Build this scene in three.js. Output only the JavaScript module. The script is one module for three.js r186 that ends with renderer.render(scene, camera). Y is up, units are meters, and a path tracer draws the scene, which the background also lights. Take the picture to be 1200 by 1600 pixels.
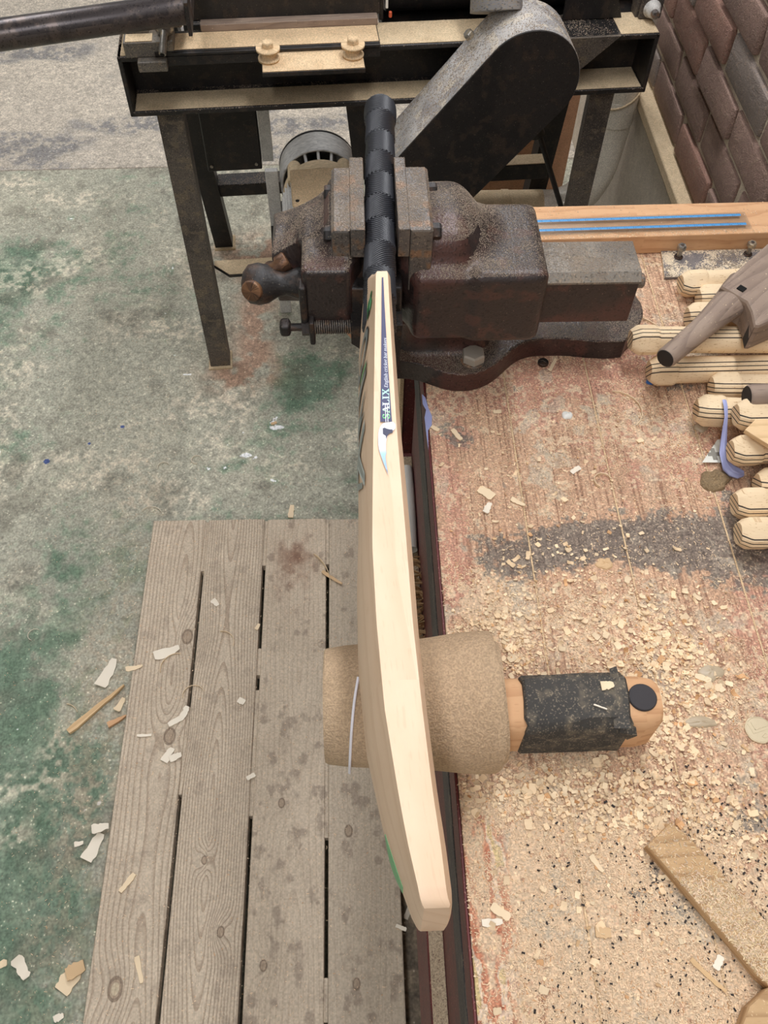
import * as THREE from 'three';
import { RoundedBoxGeometry } from 'three/addons/geometries/RoundedBoxGeometry.js';
import { ConvexGeometry } from 'three/addons/geometries/ConvexGeometry.js';
import { MarchingCubes } from 'three/addons/objects/MarchingCubes.js';
import { RectAreaLightUniformsLib } from 'three/addons/lights/RectAreaLightUniformsLib.js';
import { mergeGeometries, toCreasedNormals } from 'three/addons/utils/BufferGeometryUtils.js';

// ---------------------------------------------------------------- camera, light, exposure
const scene = new THREE.Scene();
scene.background = new THREE.Color(0x20201f);
const camera = new THREE.PerspectiveCamera(60.75, 0.75, 0.05, 30);
camera.position.set(0, 1.6, 0);
camera.up.set(0.02124165, 0.56940859, -0.82178017);
camera.lookAt(0.02788447, 1.6 - 0.82198328, -0.56882856);
const renderer = new THREE.WebGLRenderer({ antialias: true });
renderer.toneMapping = THREE.LinearToneMapping;
renderer.toneMappingExposure = 0.97;
renderer.shadowMap.enabled = true;
RectAreaLightUniformsLib.init();
const CEIL = 2.9, WALLX = 0.72, LIGHT = 26;
// ceiling lights: [x, z, length, turned along x?]
const LAMPS = [[0.42, -1.1, 1.5, 0], [-1.2, -2.6, 1.5, 0], [0.3, -3.3, 1.5, 0], [-0.3, 1.0, 1.5, 0]];

// ---------------------------------------------------------------- helpers
function rng(seed) { let s = seed >>> 0; return () => { s = (s + 0x6D2B79F5) | 0; let t = Math.imul(s ^ (s >>> 15), 1 | s); t = (t + Math.imul(t ^ (t >>> 7), 61 | t)) ^ t; return ((t ^ (t >>> 14)) >>> 0) / 4294967296; }; }
const hsh = (x, y, s) => { let h = Math.imul(x, 0x27d4eb2d) ^ Math.imul(y, 0x165667b1) ^ Math.imul(s + 1, 0x9e3779b1); h = Math.imul(h ^ (h >>> 15), 0x85ebca6b); return ((h ^ (h >>> 13)) >>> 8 & 65535) / 65535; };
function vn(x, y, s = 0, p = 0) {
  const fx0 = Math.floor(x), fy0 = Math.floor(y), fx = x - fx0, fy = y - fy0; let xi = fx0 | 0, yi = fy0 | 0;
  const u = fx * fx * (3 - 2 * fx), v = fy * fy * (3 - 2 * fy);
  let x1 = xi + 1 | 0, y1 = yi + 1 | 0; s = s | 0; p = p | 0;
  if (p > 0) { xi = (xi % p + p) % p; x1 = (x1 % p + p) % p; yi = (yi % p + p) % p; y1 = (y1 % p + p) % p; }
  const a = hsh(xi, yi, s), b = hsh(x1, yi, s), c = hsh(xi, y1, s), d = hsh(x1, y1, s);
  return a + (b - a) * u + (c - a) * v + (a - b - c + d) * u * v;
}
function fbm(x, y, o = 4, s = 0, p = 0) { let a = 0.5, t = 0, n = 0; for (let i = 0; i < o; i++) { t += a * vn(x, y, s + i, p); n += a; a *= 0.5; x *= 2; y *= 2; p *= 2; } return t / n; }
const sst = (a, b, x) => { const t = Math.min(1, Math.max(0, (x - a) / (b - a))); return t * t * (3 - 2 * t); };
const mix3 = (a, b, t) => [a[0] + (b[0] - a[0]) * t, a[1] + (b[1] - a[1]) * t, a[2] + (b[2] - a[2]) * t];
function bump2(x, y, cx, cy, rx, ry) { const a = (x - cx) / rx, b = (y - cy) / ry, q = a * a + b * b; return q > 8 ? 0 : Math.exp(-q); }
// fn(u, v) -> [r, g, b, height 0..1]; colour map and bump map
function tex(w, h, fn, { bump = true, rep = true, rough = null } = {}) {
  const c = new Uint8Array(w * h * 4), b = bump ? new Uint8Array(w * h * 4) : null;
  for (let j = 0; j < h; j++) for (let i = 0; i < w; i++) {
    const q = fn((i + 0.5) / w, (j + 0.5) / h), k = (j * w + i) * 4;
    for (let m = 0; m < 3; m++) { c[k + m] = Math.max(0, Math.min(255, q[m])); if (b) b[k + m] = Math.max(0, Math.min(255, q[3] * 255)); }
    c[k + 3] = 255; if (b) b[k + 3] = 255;
  }
  const mk = (d, srgb) => { const t = new THREE.DataTexture(d, w, h, THREE.RGBAFormat); t.magFilter = THREE.LinearFilter; t.minFilter = THREE.LinearMipmapLinearFilter; t.generateMipmaps = true; t.wrapS = t.wrapT = rep ? THREE.RepeatWrapping : THREE.MirroredRepeatWrapping; if (rep) t.repeat.set(4, 4); if (srgb) t.colorSpace = THREE.SRGBColorSpace; t.needsUpdate = true; return t; };
  return { map: mk(c, true), bumpMap: b ? mk(b, false) : null };
}
const M = {};
function std(name, t, o = {}) {
  const { bs = 0.001, phys, ...rest } = o;
  const p = { roughness: 0.85, ...rest };
  if (t) { p.map = t.map; if (t.bumpMap && bs) { p.bumpMap = t.bumpMap; p.bumpScale = bs; } }
  const m = phys ? new THREE.MeshPhysicalMaterial(p) : new THREE.MeshStandardMaterial(p); m.name = name; M[name] = m; return m;
}
const used = {};
function numbered(n) { if (!(n in used)) { used[n] = 0; return n; } used[n]++; return n + '_' + String(used[n]).padStart(3, '0'); }
function thing(name, label, category, pos = [0, 0, 0], ry = 0, group) {
  const o = new THREE.Group(); o.name = numbered(name); o.position.set(...pos); o.rotation.y = ry; scene.add(o);
  o.userData = { label, category }; if (group) o.userData.group = group; return o;
}
function part(parent, name, geo, mat, extra) {
  const m = new THREE.Mesh(Array.isArray(geo) ? (geo.length > 1 ? mergeGeometries(geo.map(plain)) : geo[0]) : geo, mat); m.name = name; parent.add(m); if (extra) Object.assign(m.userData, extra); return m;
}
function solo(name, geo, mat, label, category, group) { const m = part(scene, numbered(name), geo, mat); m.userData = { label, category }; if (group) m.userData.group = group; return m; }
function struct(name, geo, mat) { const m = part(scene, numbered(name), geo, mat); m.userData = { kind: 'structure' }; return m; }
function plain(g) { g = g.index ? g.toNonIndexed() : g; for (const k of Object.keys(g.attributes)) if (!['position', 'normal', 'uv'].includes(k)) g.deleteAttribute(k); if (!g.attributes.uv) boxUV(g); return g; }
// uv in metres by the way each face points; along = axis that texture u follows on side faces
function boxUV(g, along = 'x', ox = 0, oy = 0) {
  if (g.index) g = g.toNonIndexed();
  const p = g.attributes.position, n = p.count, uv = new Float32Array(n * 2), A = new THREE.Vector3(), Bv = new THREE.Vector3(), C = new THREE.Vector3();
  for (let i = 0; i < n; i += 3) {
    A.fromBufferAttribute(p, i); Bv.fromBufferAttribute(p, i + 1); C.fromBufferAttribute(p, i + 2);
    const N = Bv.clone().sub(A).cross(C.clone().sub(A)), ax = Math.abs(N.x), ay = Math.abs(N.y), az = Math.abs(N.z);
    [A, Bv, C].forEach((q, k) => {
      let u, v;
      if (ay >= ax && ay >= az) { u = q.x; v = q.z; if (along === 'z') [u, v] = [v, u]; }
      else if (az >= ax) { u = q.x; v = q.y; if (along === 'y') [u, v] = [v, u]; }
      else { u = q.z; v = q.y; if (along === 'y') [u, v] = [v, u]; }
      uv[(i + k) * 2] = u + ox; uv[(i + k) * 2 + 1] = v + oy;
    });
  }
  g.setAttribute('uv', new THREE.BufferAttribute(uv, 2)); return g;
}
const box = (x0, x1, y0, y1, z0, z1, r = 0.002, along = 'x', ox = 0, oy = 0) => {
  const w = Math.abs(x1 - x0), h = Math.abs(y1 - y0), d = Math.abs(z1 - z0), rr = Math.min(r, w * 0.45, h * 0.45, d * 0.45);
  const g = rr > 0.0003 ? new RoundedBoxGeometry(w, h, d, 1, rr) : new THREE.BoxGeometry(w, h, d);
  return boxUV(g.translate((x0 + x1) / 2, (y0 + y1) / 2, (z0 + z1) / 2), along, ox, oy);
};
// the addon matches vertices on a grid of 1/100 unit, so it is fed the shape in millimetres
const creased = (g, a) => { g.scale(1000, 1000, 1000); g = toCreasedNormals(g, a); return g.scale(0.001, 0.001, 0.001); };
const V = (x, y, z) => new THREE.Vector3(x, y, z);
function hull(pts, crease = 0.6) { return boxUV(creased(new ConvexGeometry(pts.map(p => V(...p))), crease)); }
// turned solid from a to b: profile [[t along in metres, radius], ...]
function turned(a, b, prof, seg = 20) {
  const A = V(...a), D = V(...b).sub(A), L = D.length(); D.normalize();
  const pts = prof.map(([t, r]) => new THREE.Vector2(Math.max(r, 1e-5), t));
  const g = new THREE.LatheGeometry(pts, seg); const uv = g.attributes.uv;
  for (let i = 0; i < uv.count; i++) { const k = i % pts.length; uv.setXY(i, pts[k].y, Math.floor(i / pts.length) / seg * 0.12); }
  g.applyQuaternion(new THREE.Quaternion().setFromUnitVectors(V(0, 1, 0), D)); return g.translate(...a);
}
function rod(a, b, r, seg = 14, bev = 0.15) { const L = V(...a).distanceTo(V(...b)), e = Math.min(r * bev, L * 0.3); return turned(a, b, [[0, 0], [0, r - e], [e, r], [L - e, r], [L, r - e], [L, 0]], seg); }
function hexHead(a, b, r) { const L = V(...a).distanceTo(V(...b)); return boxUV(creased(turned(a, b, [[0, 0], [0, r], [L * 0.82, r], [L, r * 0.86], [L, 0]], 6), 0.3)); }
function prism(pts, depth, bevel = 0.001, place) { // outline in x,y extruded along +z
  const g = new THREE.ExtrudeGeometry(new THREE.Shape(pts.map(p => new THREE.Vector2(...p))), { depth: depth - 2 * bevel, bevelEnabled: bevel > 0, bevelThickness: bevel, bevelSize: bevel, bevelOffset: -bevel, bevelSegments: 2, curveSegments: 12 });
  g.translate(0, 0, bevel); if (place) place(g); return boxUV(g);
}
const flat = g => g.rotateX(Math.PI / 2); // outline (x, z), thickness downwards from y = 0
function tube(pts, r, seg = 40, rs = 10, closed = false) { return new THREE.TubeGeometry(new THREE.CatmullRomCurve3(pts.map(p => V(...p)), closed), seg, r, rs, closed); }
// rings of points (all the same length) -> closed skin with end caps
function loft(rings, crease = 0.5, uvf) {
  const n = rings[0].length, pos = [], uv = [];
  const put = (i, j) => { const p = rings[i][((j % n) + n) % n]; pos.push(...p); uv.push(...(uvf ? uvf(i, j, p) : [p[0], p[2]])); };
  for (let i = 0; i + 1 < rings.length; i++) for (let j = 0; j < n; j++) { put(i, j); put(i + 1, j); put(i, j + 1); put(i, j + 1); put(i + 1, j); put(i + 1, j + 1); }
  for (const [i, f] of [[0, 1], [rings.length - 1, 0]]) {
    const c = [0, 0, 0]; rings[i].forEach(p => { for (let k = 0; k < 3; k++) c[k] += p[k] / n; });
    for (let j = 0; j < n; j++) { const a = rings[i][j], b = rings[i][(j + 1) % n]; for (const [q, jj] of f ? [[c, -1], [a, j], [b, j + 1]] : [[c, -1], [b, j + 1], [a, j]]) { pos.push(...q); uv.push(...(uvf ? uvf(i, jj, q) : [q[0], q[2]])); } }
  }
  const g = new THREE.BufferGeometry(); g.setAttribute('position', new THREE.Float32BufferAttribute(pos, 3)); g.setAttribute('uv', new THREE.Float32BufferAttribute(uv, 2)); g.computeVertexNormals();
  // outward check
  const p = g.attributes.position; let vol = 0; const a = V(), b = V(), c = V();
  for (let i = 0; i < p.count; i += 3) { a.fromBufferAttribute(p, i); b.fromBufferAttribute(p, i + 1); c.fromBufferAttribute(p, i + 2); vol += a.dot(b.clone().cross(c)); }
  if (vol < 0) for (const at of [p, g.attributes.uv]) { const s = at.itemSize, A = at.array; for (let i = 0; i < p.count; i += 3) for (let k = 0; k < s; k++) { const t = A[(i + 1) * s + k]; A[(i + 1) * s + k] = A[(i + 2) * s + k]; A[(i + 2) * s + k] = t; } }
  return creased(g, crease);
}
// smooth casting from a distance function
const smin = (a, b, k) => { const h = Math.max(k - Math.abs(a - b), 0) / k; return Math.min(a, b) - h * h * k / 4; };
const sbox = (x, y, z, cx, cy, cz, hx, hy, hz, r) => { const qx = Math.abs(x - cx) - hx + r, qy = Math.abs(y - cy) - hy + r, qz = Math.abs(z - cz) - hz + r; return Math.hypot(Math.max(qx, 0), Math.max(qy, 0), Math.max(qz, 0)) + Math.min(Math.max(qx, qy, qz), 0) - r; };
function casting(lo, hi, res, fn) {
  const mc = new MarchingCubes(res, M.castIron, false, false, 120000), h = res / 2, S = [0, 1, 2].map(k => (hi[k] - lo[k]) / 2), C = [0, 1, 2].map(k => (hi[k] + lo[k]) / 2);
  mc.isolation = 0; const W = (i, k) => C[k] + S[k] * (i - h) / h;
  for (let z = 0; z < res; z++) for (let y = 0; y < res; y++) for (let x = 0; x < res; x++) mc.field[x + y * res + z * res * res] = -fn(W(x, 0), W(y, 1), W(z, 2));
  mc.update();
  const n = mc.count ?? mc.geometry.drawRange.count, src = mc.positionArray ?? mc.geometry.attributes.position.array, pos = new Float32Array(n * 3), nor = new Float32Array(n * 3), e = 0.0015;
  for (let i = 0; i < n; i++) {
    const q = [0, 1, 2].map(k => C[k] + S[k] * src[i * 3 + k]); pos.set(q, i * 3);
    const g = [fn(q[0] + e, q[1], q[2]) - fn(q[0] - e, q[1], q[2]), fn(q[0], q[1] + e, q[2]) - fn(q[0], q[1] - e, q[2]), fn(q[0], q[1], q[2] + e) - fn(q[0], q[1], q[2] - e)], l = Math.hypot(...g) || 1;
    nor.set(g.map(v => v / l), i * 3);
  }
  const g = new THREE.BufferGeometry(); g.setAttribute('position', new THREE.BufferAttribute(pos, 3)); g.setAttribute('normal', new THREE.BufferAttribute(nor, 3)); return boxUV(g);
}
// scattered grains on upward faces of meshes of one thing
function grains(parent, name, meshes, count, geo, mat, seed, keep, minUp = 0.55, size = [0.6, 1.4]) {
  const r = rng(seed), tris = [], cum = []; let sum = 0; const a = V(), b = V(), c = V(); parent.updateWorldMatrix(true, true); const inv = parent.matrixWorld.clone().invert();
  for (const m of meshes) { m.updateWorldMatrix(true, false); const mw = inv.clone().multiply(m.matrixWorld), p = m.geometry.attributes.position, ix = m.geometry.index, n = ix ? ix.count : p.count;
    for (let i = 0; i < n; i += 3) { const f = k => ix ? ix.getX(i + k) : i + k; a.fromBufferAttribute(p, f(0)).applyMatrix4(mw); b.fromBufferAttribute(p, f(1)).applyMatrix4(mw); c.fromBufferAttribute(p, f(2)).applyMatrix4(mw);
      const N = b.clone().sub(a).cross(c.clone().sub(a)), ar = N.length() / 2; if (ar < 1e-12 || N.y / (2 * ar) < minUp) continue; sum += ar; tris.push([a.clone(), b.clone(), c.clone(), N.normalize()]); cum.push(sum); } }
  const list = []; let guard = 0;
  while (list.length < count && guard++ < count * 12) {
    const t = r() * sum; let lo = 0, hi = cum.length - 1; while (lo < hi) { const m = (lo + hi) >> 1; if (cum[m] < t) lo = m + 1; else hi = m; }
    const T = tris[lo]; if (!T) break; let u = r(), v = r(); if (u + v > 1) { u = 1 - u; v = 1 - v; }
    const P = T[0].clone().addScaledVector(T[1].clone().sub(T[0]), u).addScaledVector(T[2].clone().sub(T[0]), v);
    if (keep && r() > keep(P.x, P.y, P.z)) continue; list.push([P, T[3]]);
  }
  const im = new THREE.InstancedMesh(geo, mat, list.length), q = new THREE.Quaternion(), q2 = new THREE.Quaternion(), mm = new THREE.Matrix4(), col = new THREE.Color();
  list.forEach(([P, N], i) => { q.setFromUnitVectors(V(0, 1, 0), N); q2.setFromEuler(new THREE.Euler((r() - 0.5) * 0.7, r() * 6.283, (r() - 0.5) * 0.7)); const s = size[0] + (size[1] - size[0]) * r() * r(); mm.compose(P.addScaledVector(N, 0.0003), q.multiply(q2), V(s, s, s * (0.6 + 0.8 * r()))); im.setMatrixAt(i, mm); const k = 0.62 + 0.5 * r(); im.setColorAt(i, col.setRGB(k, k * (0.93 + 0.08 * r()), k * (0.82 + 0.2 * r()))); });
  im.name = name; im.userData.kind = 'stuff'; parent.add(im); return im;
}
const canvas = (w, h, draw) => { const c = document.createElement('canvas'); c.width = w; c.height = h; draw(c.getContext('2d'), w, h); const t = new THREE.CanvasTexture(c); t.colorSpace = THREE.SRGBColorSpace; t.anisotropy = 8; return t; };

// ---------------------------------------------------------------- materials
// floor: painted, worn concrete; u, v run over x -1.45..0.7 and z -3.65..0.1
const FX0 = -1.45, FX1 = 0.7, FZ0 = -3.65, FZ1 = 0.1;
const GREENS = [[-0.98, -1.96, .5, .16, 1], [-1.1, -1.62, .3, .25, .9], [-0.5, -1.75, .18, .15, .45], [-0.12, -1.53, .1, .1, 1.5], [-0.23, -1.35, .12, .25, .7], [-0.02, -1.25, .1, .2, .5], [-0.62, -0.32, .14, .3, 2], [-0.7, -0.75, .14, .16, 1.4], [-0.55, -1.0, .14, .1, .6], [-0.55, -0.55, .12, .1, .5], [-0.9, -1.3, .2, .14, .5], [-0.4, -1.1, .2, .06, .4]];
const PALES = [[-0.6, -1.75, .2, .2], [-0.38, -1.62, .12, .2], [-0.05, -1.35, .08, .2], [-0.75, -1.5, .25, .08], [-0.3, -1.5, .14, .08], [-0.95, -1.15, .2, .12], [-0.05, -1.2, .16, .06]];
const WHITES = [[-0.199, -1.415, .014, .022], [-0.19, -1.39, .02, .008], [-0.262, -1.304, .02, .008], [-0.24, -1.298, .012, .01], [-0.275, -1.375, .014, .01]];
const BLUES = [[-0.60, -1.38, .01], [-0.56, -1.40, .008], [-0.63, -1.35, .008], [-0.72, -1.3, .012]];
const tFloor = tex(1280, 1800, (u, v) => {
  const x = FX0 + (FX1 - FX0) * u, z = FZ0 + (FZ1 - FZ0) * v, wx = x + 0.05 * (fbm(x * 9, z * 9, 3, 40) - 0.5), wz = z + 0.05 * (fbm(x * 9, z * 9, 3, 50) - 0.5);
  const n1 = fbm(x * 4, z * 4, 5, 1), n2 = fbm(x * 26, z * 26, 4, 11), n3 = 0.6 * vn(x * 300 + z * 170, z * 300 - x * 170, 21) + 0.4 * vn(x * 560 - z * 300, z * 560 + x * 300, 22), n4 = fbm(x * 90, z * 90, 2, 31);
  let c, h = 0.5 + 0.3 * (n4 - 0.5);
  const line = -2.437 - 0.02 * (x + 0.3);
  if (z < line) {
    c = mix3([205, 193, 175], [182, 172, 158], n1);
    const st = fbm(x * 3, z * 9, 5, 61), sm = sst(0.5, 0.66, st) * sst(0.35, 0.6, n2 * 0.5 + n4 * 0.5);
    c = mix3(c, [112, 111, 112], sm * 0.75);
    if (z > line - 0.006) { c = mix3(c, [120, 110, 95], 0.6); h = 0.2; }
  } else {
    c = mix3([186, 180, 160], [160, 160, 144], n1);
    let g = -0.25; for (const [gx, gz, rx, rz, a] of GREENS) g += a * bump2(wx, wz, gx, gz, rx, rz);
    for (const [gx, gz, rx, rz] of PALES) g -= 0.35 * bump2(wx, wz, gx, gz, rx, rz);
    const gm = sst(0.25, 1.0, g * 0.75 + n1 * 0.55 + (n2 - 0.5) * 1.1 + (n4 - 0.5) * 0.7);
    c = mix3(c, mix3([120, 140, 120], [72, 104, 80], n2), gm * 0.78);
    const dust = sst(0.52, 0.75, fbm(x * 7 + 3, z * 11, 5, 81)) * sst(0.3, 0.7, n4);
    c = mix3(c, [212, 200, 178], dust * 0.75);
    const dk = sst(0.55, 0.8, fbm(x * 14, z * 14, 4, 91)); c = mix3(c, [116, 112, 98], dk * 0.45);
    const pink = (bump2(wx, wz, -0.29, -1.56, .09, .05) + bump2(wx, wz, -0.26, -1.75, .05, .2) + bump2(wx, wz, -0.27, -2.02, .12, .08)) * sst(0.25, 0.6, n2); c = mix3(c, [176, 138, 114], Math.min(0.8, pink * 1.1));
    for (const [a, b, rx, rz] of WHITES) if (bump2(x, z, a, b, rx, rz) + (n2 - 0.5) * 1.5 + (n4 - 0.5) * 0.8 > 0.72) c = [240, 240, 238];
    for (const [a, b, q] of BLUES) if (bump2(x, z, a, b, q, q) + (n2 - 0.5) > 0.7) c = [72, 88, 140];
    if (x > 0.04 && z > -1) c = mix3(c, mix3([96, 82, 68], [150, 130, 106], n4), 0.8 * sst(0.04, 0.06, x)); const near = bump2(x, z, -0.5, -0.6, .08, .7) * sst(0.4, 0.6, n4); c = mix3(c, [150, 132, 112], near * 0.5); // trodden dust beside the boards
  }
  const k = 0.74 + 0.52 * n3 + 0.24 * (n4 - 0.5); h += 0.25 * (n3 - 0.5);
  if (n3 > 0.85 && n4 > 0.45) c = mix3(c, [232, 220, 198], 0.7);
  return [c[0] * k, c[1] * k, c[2] * k, h];
}, { rep: false });
std('floor', tFloor, { roughness: 0.8, bs: 0.0012 });
// weathered boards of the duckboard; u over x -0.45..0.08, v over z -1.08..0.06
const DECKX = [[-0.4335, -0.324], [-0.318, -0.2005], [-0.194, -0.0705], [-0.0645, 0.054]];
const KNOTS = [[-0.337, -0.773, .011], [-0.35, -0.575, .011], [-0.391, -0.175, .012], [-0.235, -0.25, .006], [-0.145, -0.45, .006], [-0.02, -0.17, .006], [-0.27, -0.36, .005], [-0.165, -0.2, .006], [-0.03, -0.4, .007]];
const tDeck = tex(1100, 2048, (u, v) => {
  const x = -0.45 + 0.53 * u, z = -1.08 + 1.14 * v; let i = 0; while (i < 3 && x > DECKX[i][1] + 0.003) i++;
  const s = (x - (DECKX[i][0] + DECKX[i][1]) / 2) / 0.06;
  let kx = 0, kd = 9; for (const [a, b, r] of KNOTS) { if (Math.abs(x - a) > 0.06 || Math.abs(z - b) > 0.09) continue; const d = Math.hypot((x - a) / r, (z - b) / (r * 1.5)); kd = Math.min(kd, d); kx += Math.exp(-d * d * 0.12) * 0.55; }
  const c0 = [0.35, -0.1, 0.2, -0.2][i], tt = z * 1.0 + i * 1.7, w = fbm(x * 6 + i * 9, z * 1.6, 3, 200 + i);
  const across = Math.sqrt((s - c0) ** 2 * 3 + (0.7 * Math.sin(tt * 4.1 + i) ** 2) ** 2) + (w - 0.5) * 0.9 + kx;
  const ring = across * [5, 7, 4, 4][i], fr = ring - Math.floor(ring), late = sst(0.55, 0.93, fr) * (1 - sst(0.95, 1, fr));
  const fine = vn(x * 900, z * 22, 5), n = fbm(x * 20, z * 20, 4, 9), sp = vn(x * 700, z * 700, 15), bl = fbm(x * 55, z * 40, 4, 19);
  let c = mix3([214, 197, 174], [192, 175, 153], n); if (i === 3) c = mix3(c, [186, 172, 152], 0.5);
  const soft = [0.9, 1, 0.35, 0.3][i];
  c = mix3(c, [142, 120, 100], late * 0.5 * soft); c = mix3(c, [160, 142, 124], (fine - 0.5) * 0.3 + 0.1);
  c = mix3(c, [146, 130, 114], sst(0.6, 0.76, bl) * (i >= 2 ? 0.6 : 0.28));
  const rust = bump2(x, z, -0.135, -0.93, .035, .07) * sst(0.3, 0.7, n * 0.5 + bl * 0.5); c = mix3(c, [120, 84, 66], rust * 0.75);
  if (kd < 1) c = mix3(c, kd > 0.72 ? [112, 94, 78] : (kd < 0.5 && i === 0 && z > -0.3 ? [196, 180, 150] : [156, 134, 112]), 0.6);
  if (sp > 0.955) c = mix3(c, [214, 198, 170], 0.6); else if (sp < 0.02) c = mix3(c, [80, 70, 60], 0.6);
  const k = 0.93 + 0.14 * vn(x * 420, z * 420, 25);
  return [c[0] * k, c[1] * k, c[2] * k, 0.55 - late * 0.35 * soft + 0.2 * (n - 0.5) + 0.12 * (sp - 0.5) - (kd < 1.05 && kd > 0.75 ? 0.3 : 0)];
}, { rep: false });
std('deckBoard', tDeck, { roughness: 0.88, bs: 0.0018 });
// bench top: worn red paint, soot, glue and trodden dust; u over x 0.07..0.72, v over z -1.08..0.06
const REDS = [[0.1, -0.62, .03, .2, 1], [0.11, -0.75, .08, .05, .7], [0.28, -0.76, .09, .06, 1.1], [0.36, -0.8, .06, .05, 1], [0.4, -0.62, .07, .09, .9], [0.29, -0.6, .05, .08, .7], [0.3, -0.39, .04, .03, .8], [0.42, -0.36, .06, .09, 1], [0.2, -0.7, .05, .07, .55], [0.16, -0.6, .03, .06, .4], [0.4, -0.25, .04, .05, .9], [0.1, -0.09, .012, .05, 1], [0.115, -0.14, .012, .02, 1.2], [0.44, -0.45, .05, .06, .5], [0.2, -0.38, .05, .03, .4], [0.1, -0.47, .02, .04, .9]];
const SOOTS = [[0.25, -0.505, .13, .034, 1.3], [0.36, -0.5, .12, .04, 1.2], [0.42, -0.47, .06, .05, 1], [0.11, -0.66, .018, .03, .9], [0.16, -0.5, .04, .03, .7], [0.385, -0.755, .035, .035, 1.2], [0.36, -0.22, .05, .03, .8], [0.22, -0.22, .05, .02, .7], [0.24, -0.155, .04, .03, .5], [0.165, -0.575, .02, .02, .7], [0.21, -0.73, .03, .04, .45], [0.43, -0.56, .03, .04, .8], [0.3, -0.14, .04, .06, .4], [0.4, -0.16, .05, .04, .7]];
const DUSTS = [[0.2, -0.1, .3, .13, 1.2], [0.2, -0.4, .1, .05, .45], [0.33, -0.34, .07, .06, .5], [0.35, -0.66, .06, .05, .5], [0.2, -0.2, .12, .05, .8], [0.14, -0.43, .04, .05, .7], [0.4, -0.06, .2, .1, .9]];
const benchMask = (L, x, z) => { let g = 0; for (const [a, b, rx, rz, k] of L) g += k * bump2(x, z, a, b, rx, rz); return g; };
const SEAMS = [0.184, 0.289, 0.404, 0.515, 0.625];
const tBench = tex(1024, 1792, (u, v) => {
  const x = 0.07 + 0.65 * u, z = -1.08 + 1.14 * v, n1 = fbm(x * 14, z * 14, 5, 3), n2 = fbm(x * 60, z * 60, 4, 13), n3 = vn(x * 800, z * 800, 23), n4 = fbm(x * 200, z * 200, 2, 33), st = vn(x * 620, z * 14, 43), st2 = fbm(x * 220 + 9, z * 7, 3, 53);
  const wx = x + 0.03 * (n1 - 0.5), wz = z + 0.04 * (fbm(x * 12, z * 12, 3, 63) - 0.5);
  let c = mix3([206, 170, 140], [182, 144, 116], st2); c = mix3(c, [120, 84, 64], sst(0.62, 0.85, st) * 0.5);
  let h = 0.5 - 0.25 * sst(0.6, 0.9, st) + 0.3 * (n4 - 0.5);
  const red = sst(0.42, 0.72, benchMask(REDS, wx, wz) * 0.55 + n1 * 0.4 + (n2 - 0.5) * 0.7); c = mix3(c, mix3([172, 102, 88], [196, 146, 130], n2), red * 0.45);
  const dust = sst(0.48, 0.66, 0.26 + benchMask(DUSTS, wx, wz) * 0.26 + n1 * 0.35 + (n4 - 0.5) * 0.75 + (n2 - 0.5) * 0.5); c = mix3(c, mix3([228, 204, 172], [208, 180, 148], n3), dust * 0.85);
  const soot = sst(0.45, 0.75, benchMask(SOOTS, wx, wz) * 0.7 + (n2 - 0.5) * 0.8 + (n4 - 0.5) * 0.8); c = mix3(c, mix3([66, 63, 62], [142, 132, 120], n4 * 0.7 + n3 * 0.3), soot * 0.74);
  const glue = sst(0.62, 0.68, fbm(x * 42 + 5, z * 42, 3, 73)) * sst(0.4, 0.6, n1); c = mix3(c, [188, 176, 156], glue * 0.55); h += glue * 0.25;
  if (x < 0.125 && z > -0.22) { const p = fbm(x * 60, z * 22, 4, 83); c = mix3(c, p > 0.63 ? [204, 186, 120] : p > 0.56 ? [222, 204, 186] : [176, 88, 60], sst(0.128, 0.1, x + 0.03 * (n2 - 0.5)) * sst(0.4, 0.5, p) * 0.55); }
  const k = 0.82 + 0.36 * n3; if (n3 > 0.9) c = mix3(c, [236, 212, 176], 0.6); if (n3 < 0.05 && n2 > 0.5) c = mix3(c, [50, 44, 40], 0.7);
  return [c[0] * k, c[1] * k, c[2] * k, h + 0.35 * (n3 - 0.5)];
}, { rep: false });
std('benchTop', tBench, { roughness: 0.85, bs: 0.0014 });
// woods: grain runs along u; tiles are 0.25 m
function woodTex(a, b, line, dens, sz = 512, seed = 1, fleck = 0) {
  return tex(sz, sz, (u, v) => { const w = fbm(u * 2, v * 8, 3, seed, 8), r = v * dens + (w - 0.5) * dens * 0.16, f = r - Math.floor(r), l = sst(0.5, 0.95, f) * (1 - sst(0.96, 1, f)), p = vn(u * 24, v * 256, seed + 3, 256), n = fbm(u * 8, v * 8, 4, seed + 5, 8); let c = mix3(a, b, n); c = mix3(c, line, l * 0.35 + sst(0.75, 0.95, p) * 0.3); const q = vn(u * 256, v * 256, seed + 8, 256); if (fleck && q > 1 - fleck) c = mix3(c, [230, 205, 165], 0.8); return [c[0], c[1], c[2], 0.6 - 0.3 * l - 0.2 * p]; });
}
std('willow', woodTex([244, 214, 184], [237, 203, 170], [222, 184, 148], 8, 512, 11), { roughness: 0.5, bs: 0.0001 });
std('beamPine', woodTex([222, 178, 136], [206, 158, 114], [170, 118, 78], 10, 512, 21, 0.03), { roughness: 0.75, bs: 0.0004 });
std('scrapWood', woodTex([206, 172, 130], [186, 150, 108], [128, 92, 58], 16, 512, 31, 0.12), { roughness: 0.85, bs: 0.0005 });
std('palePine', woodTex([232, 200, 156], [222, 186, 140], [184, 144, 98], 9, 256, 41), { roughness: 0.8, bs: 0.0002 });
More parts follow.
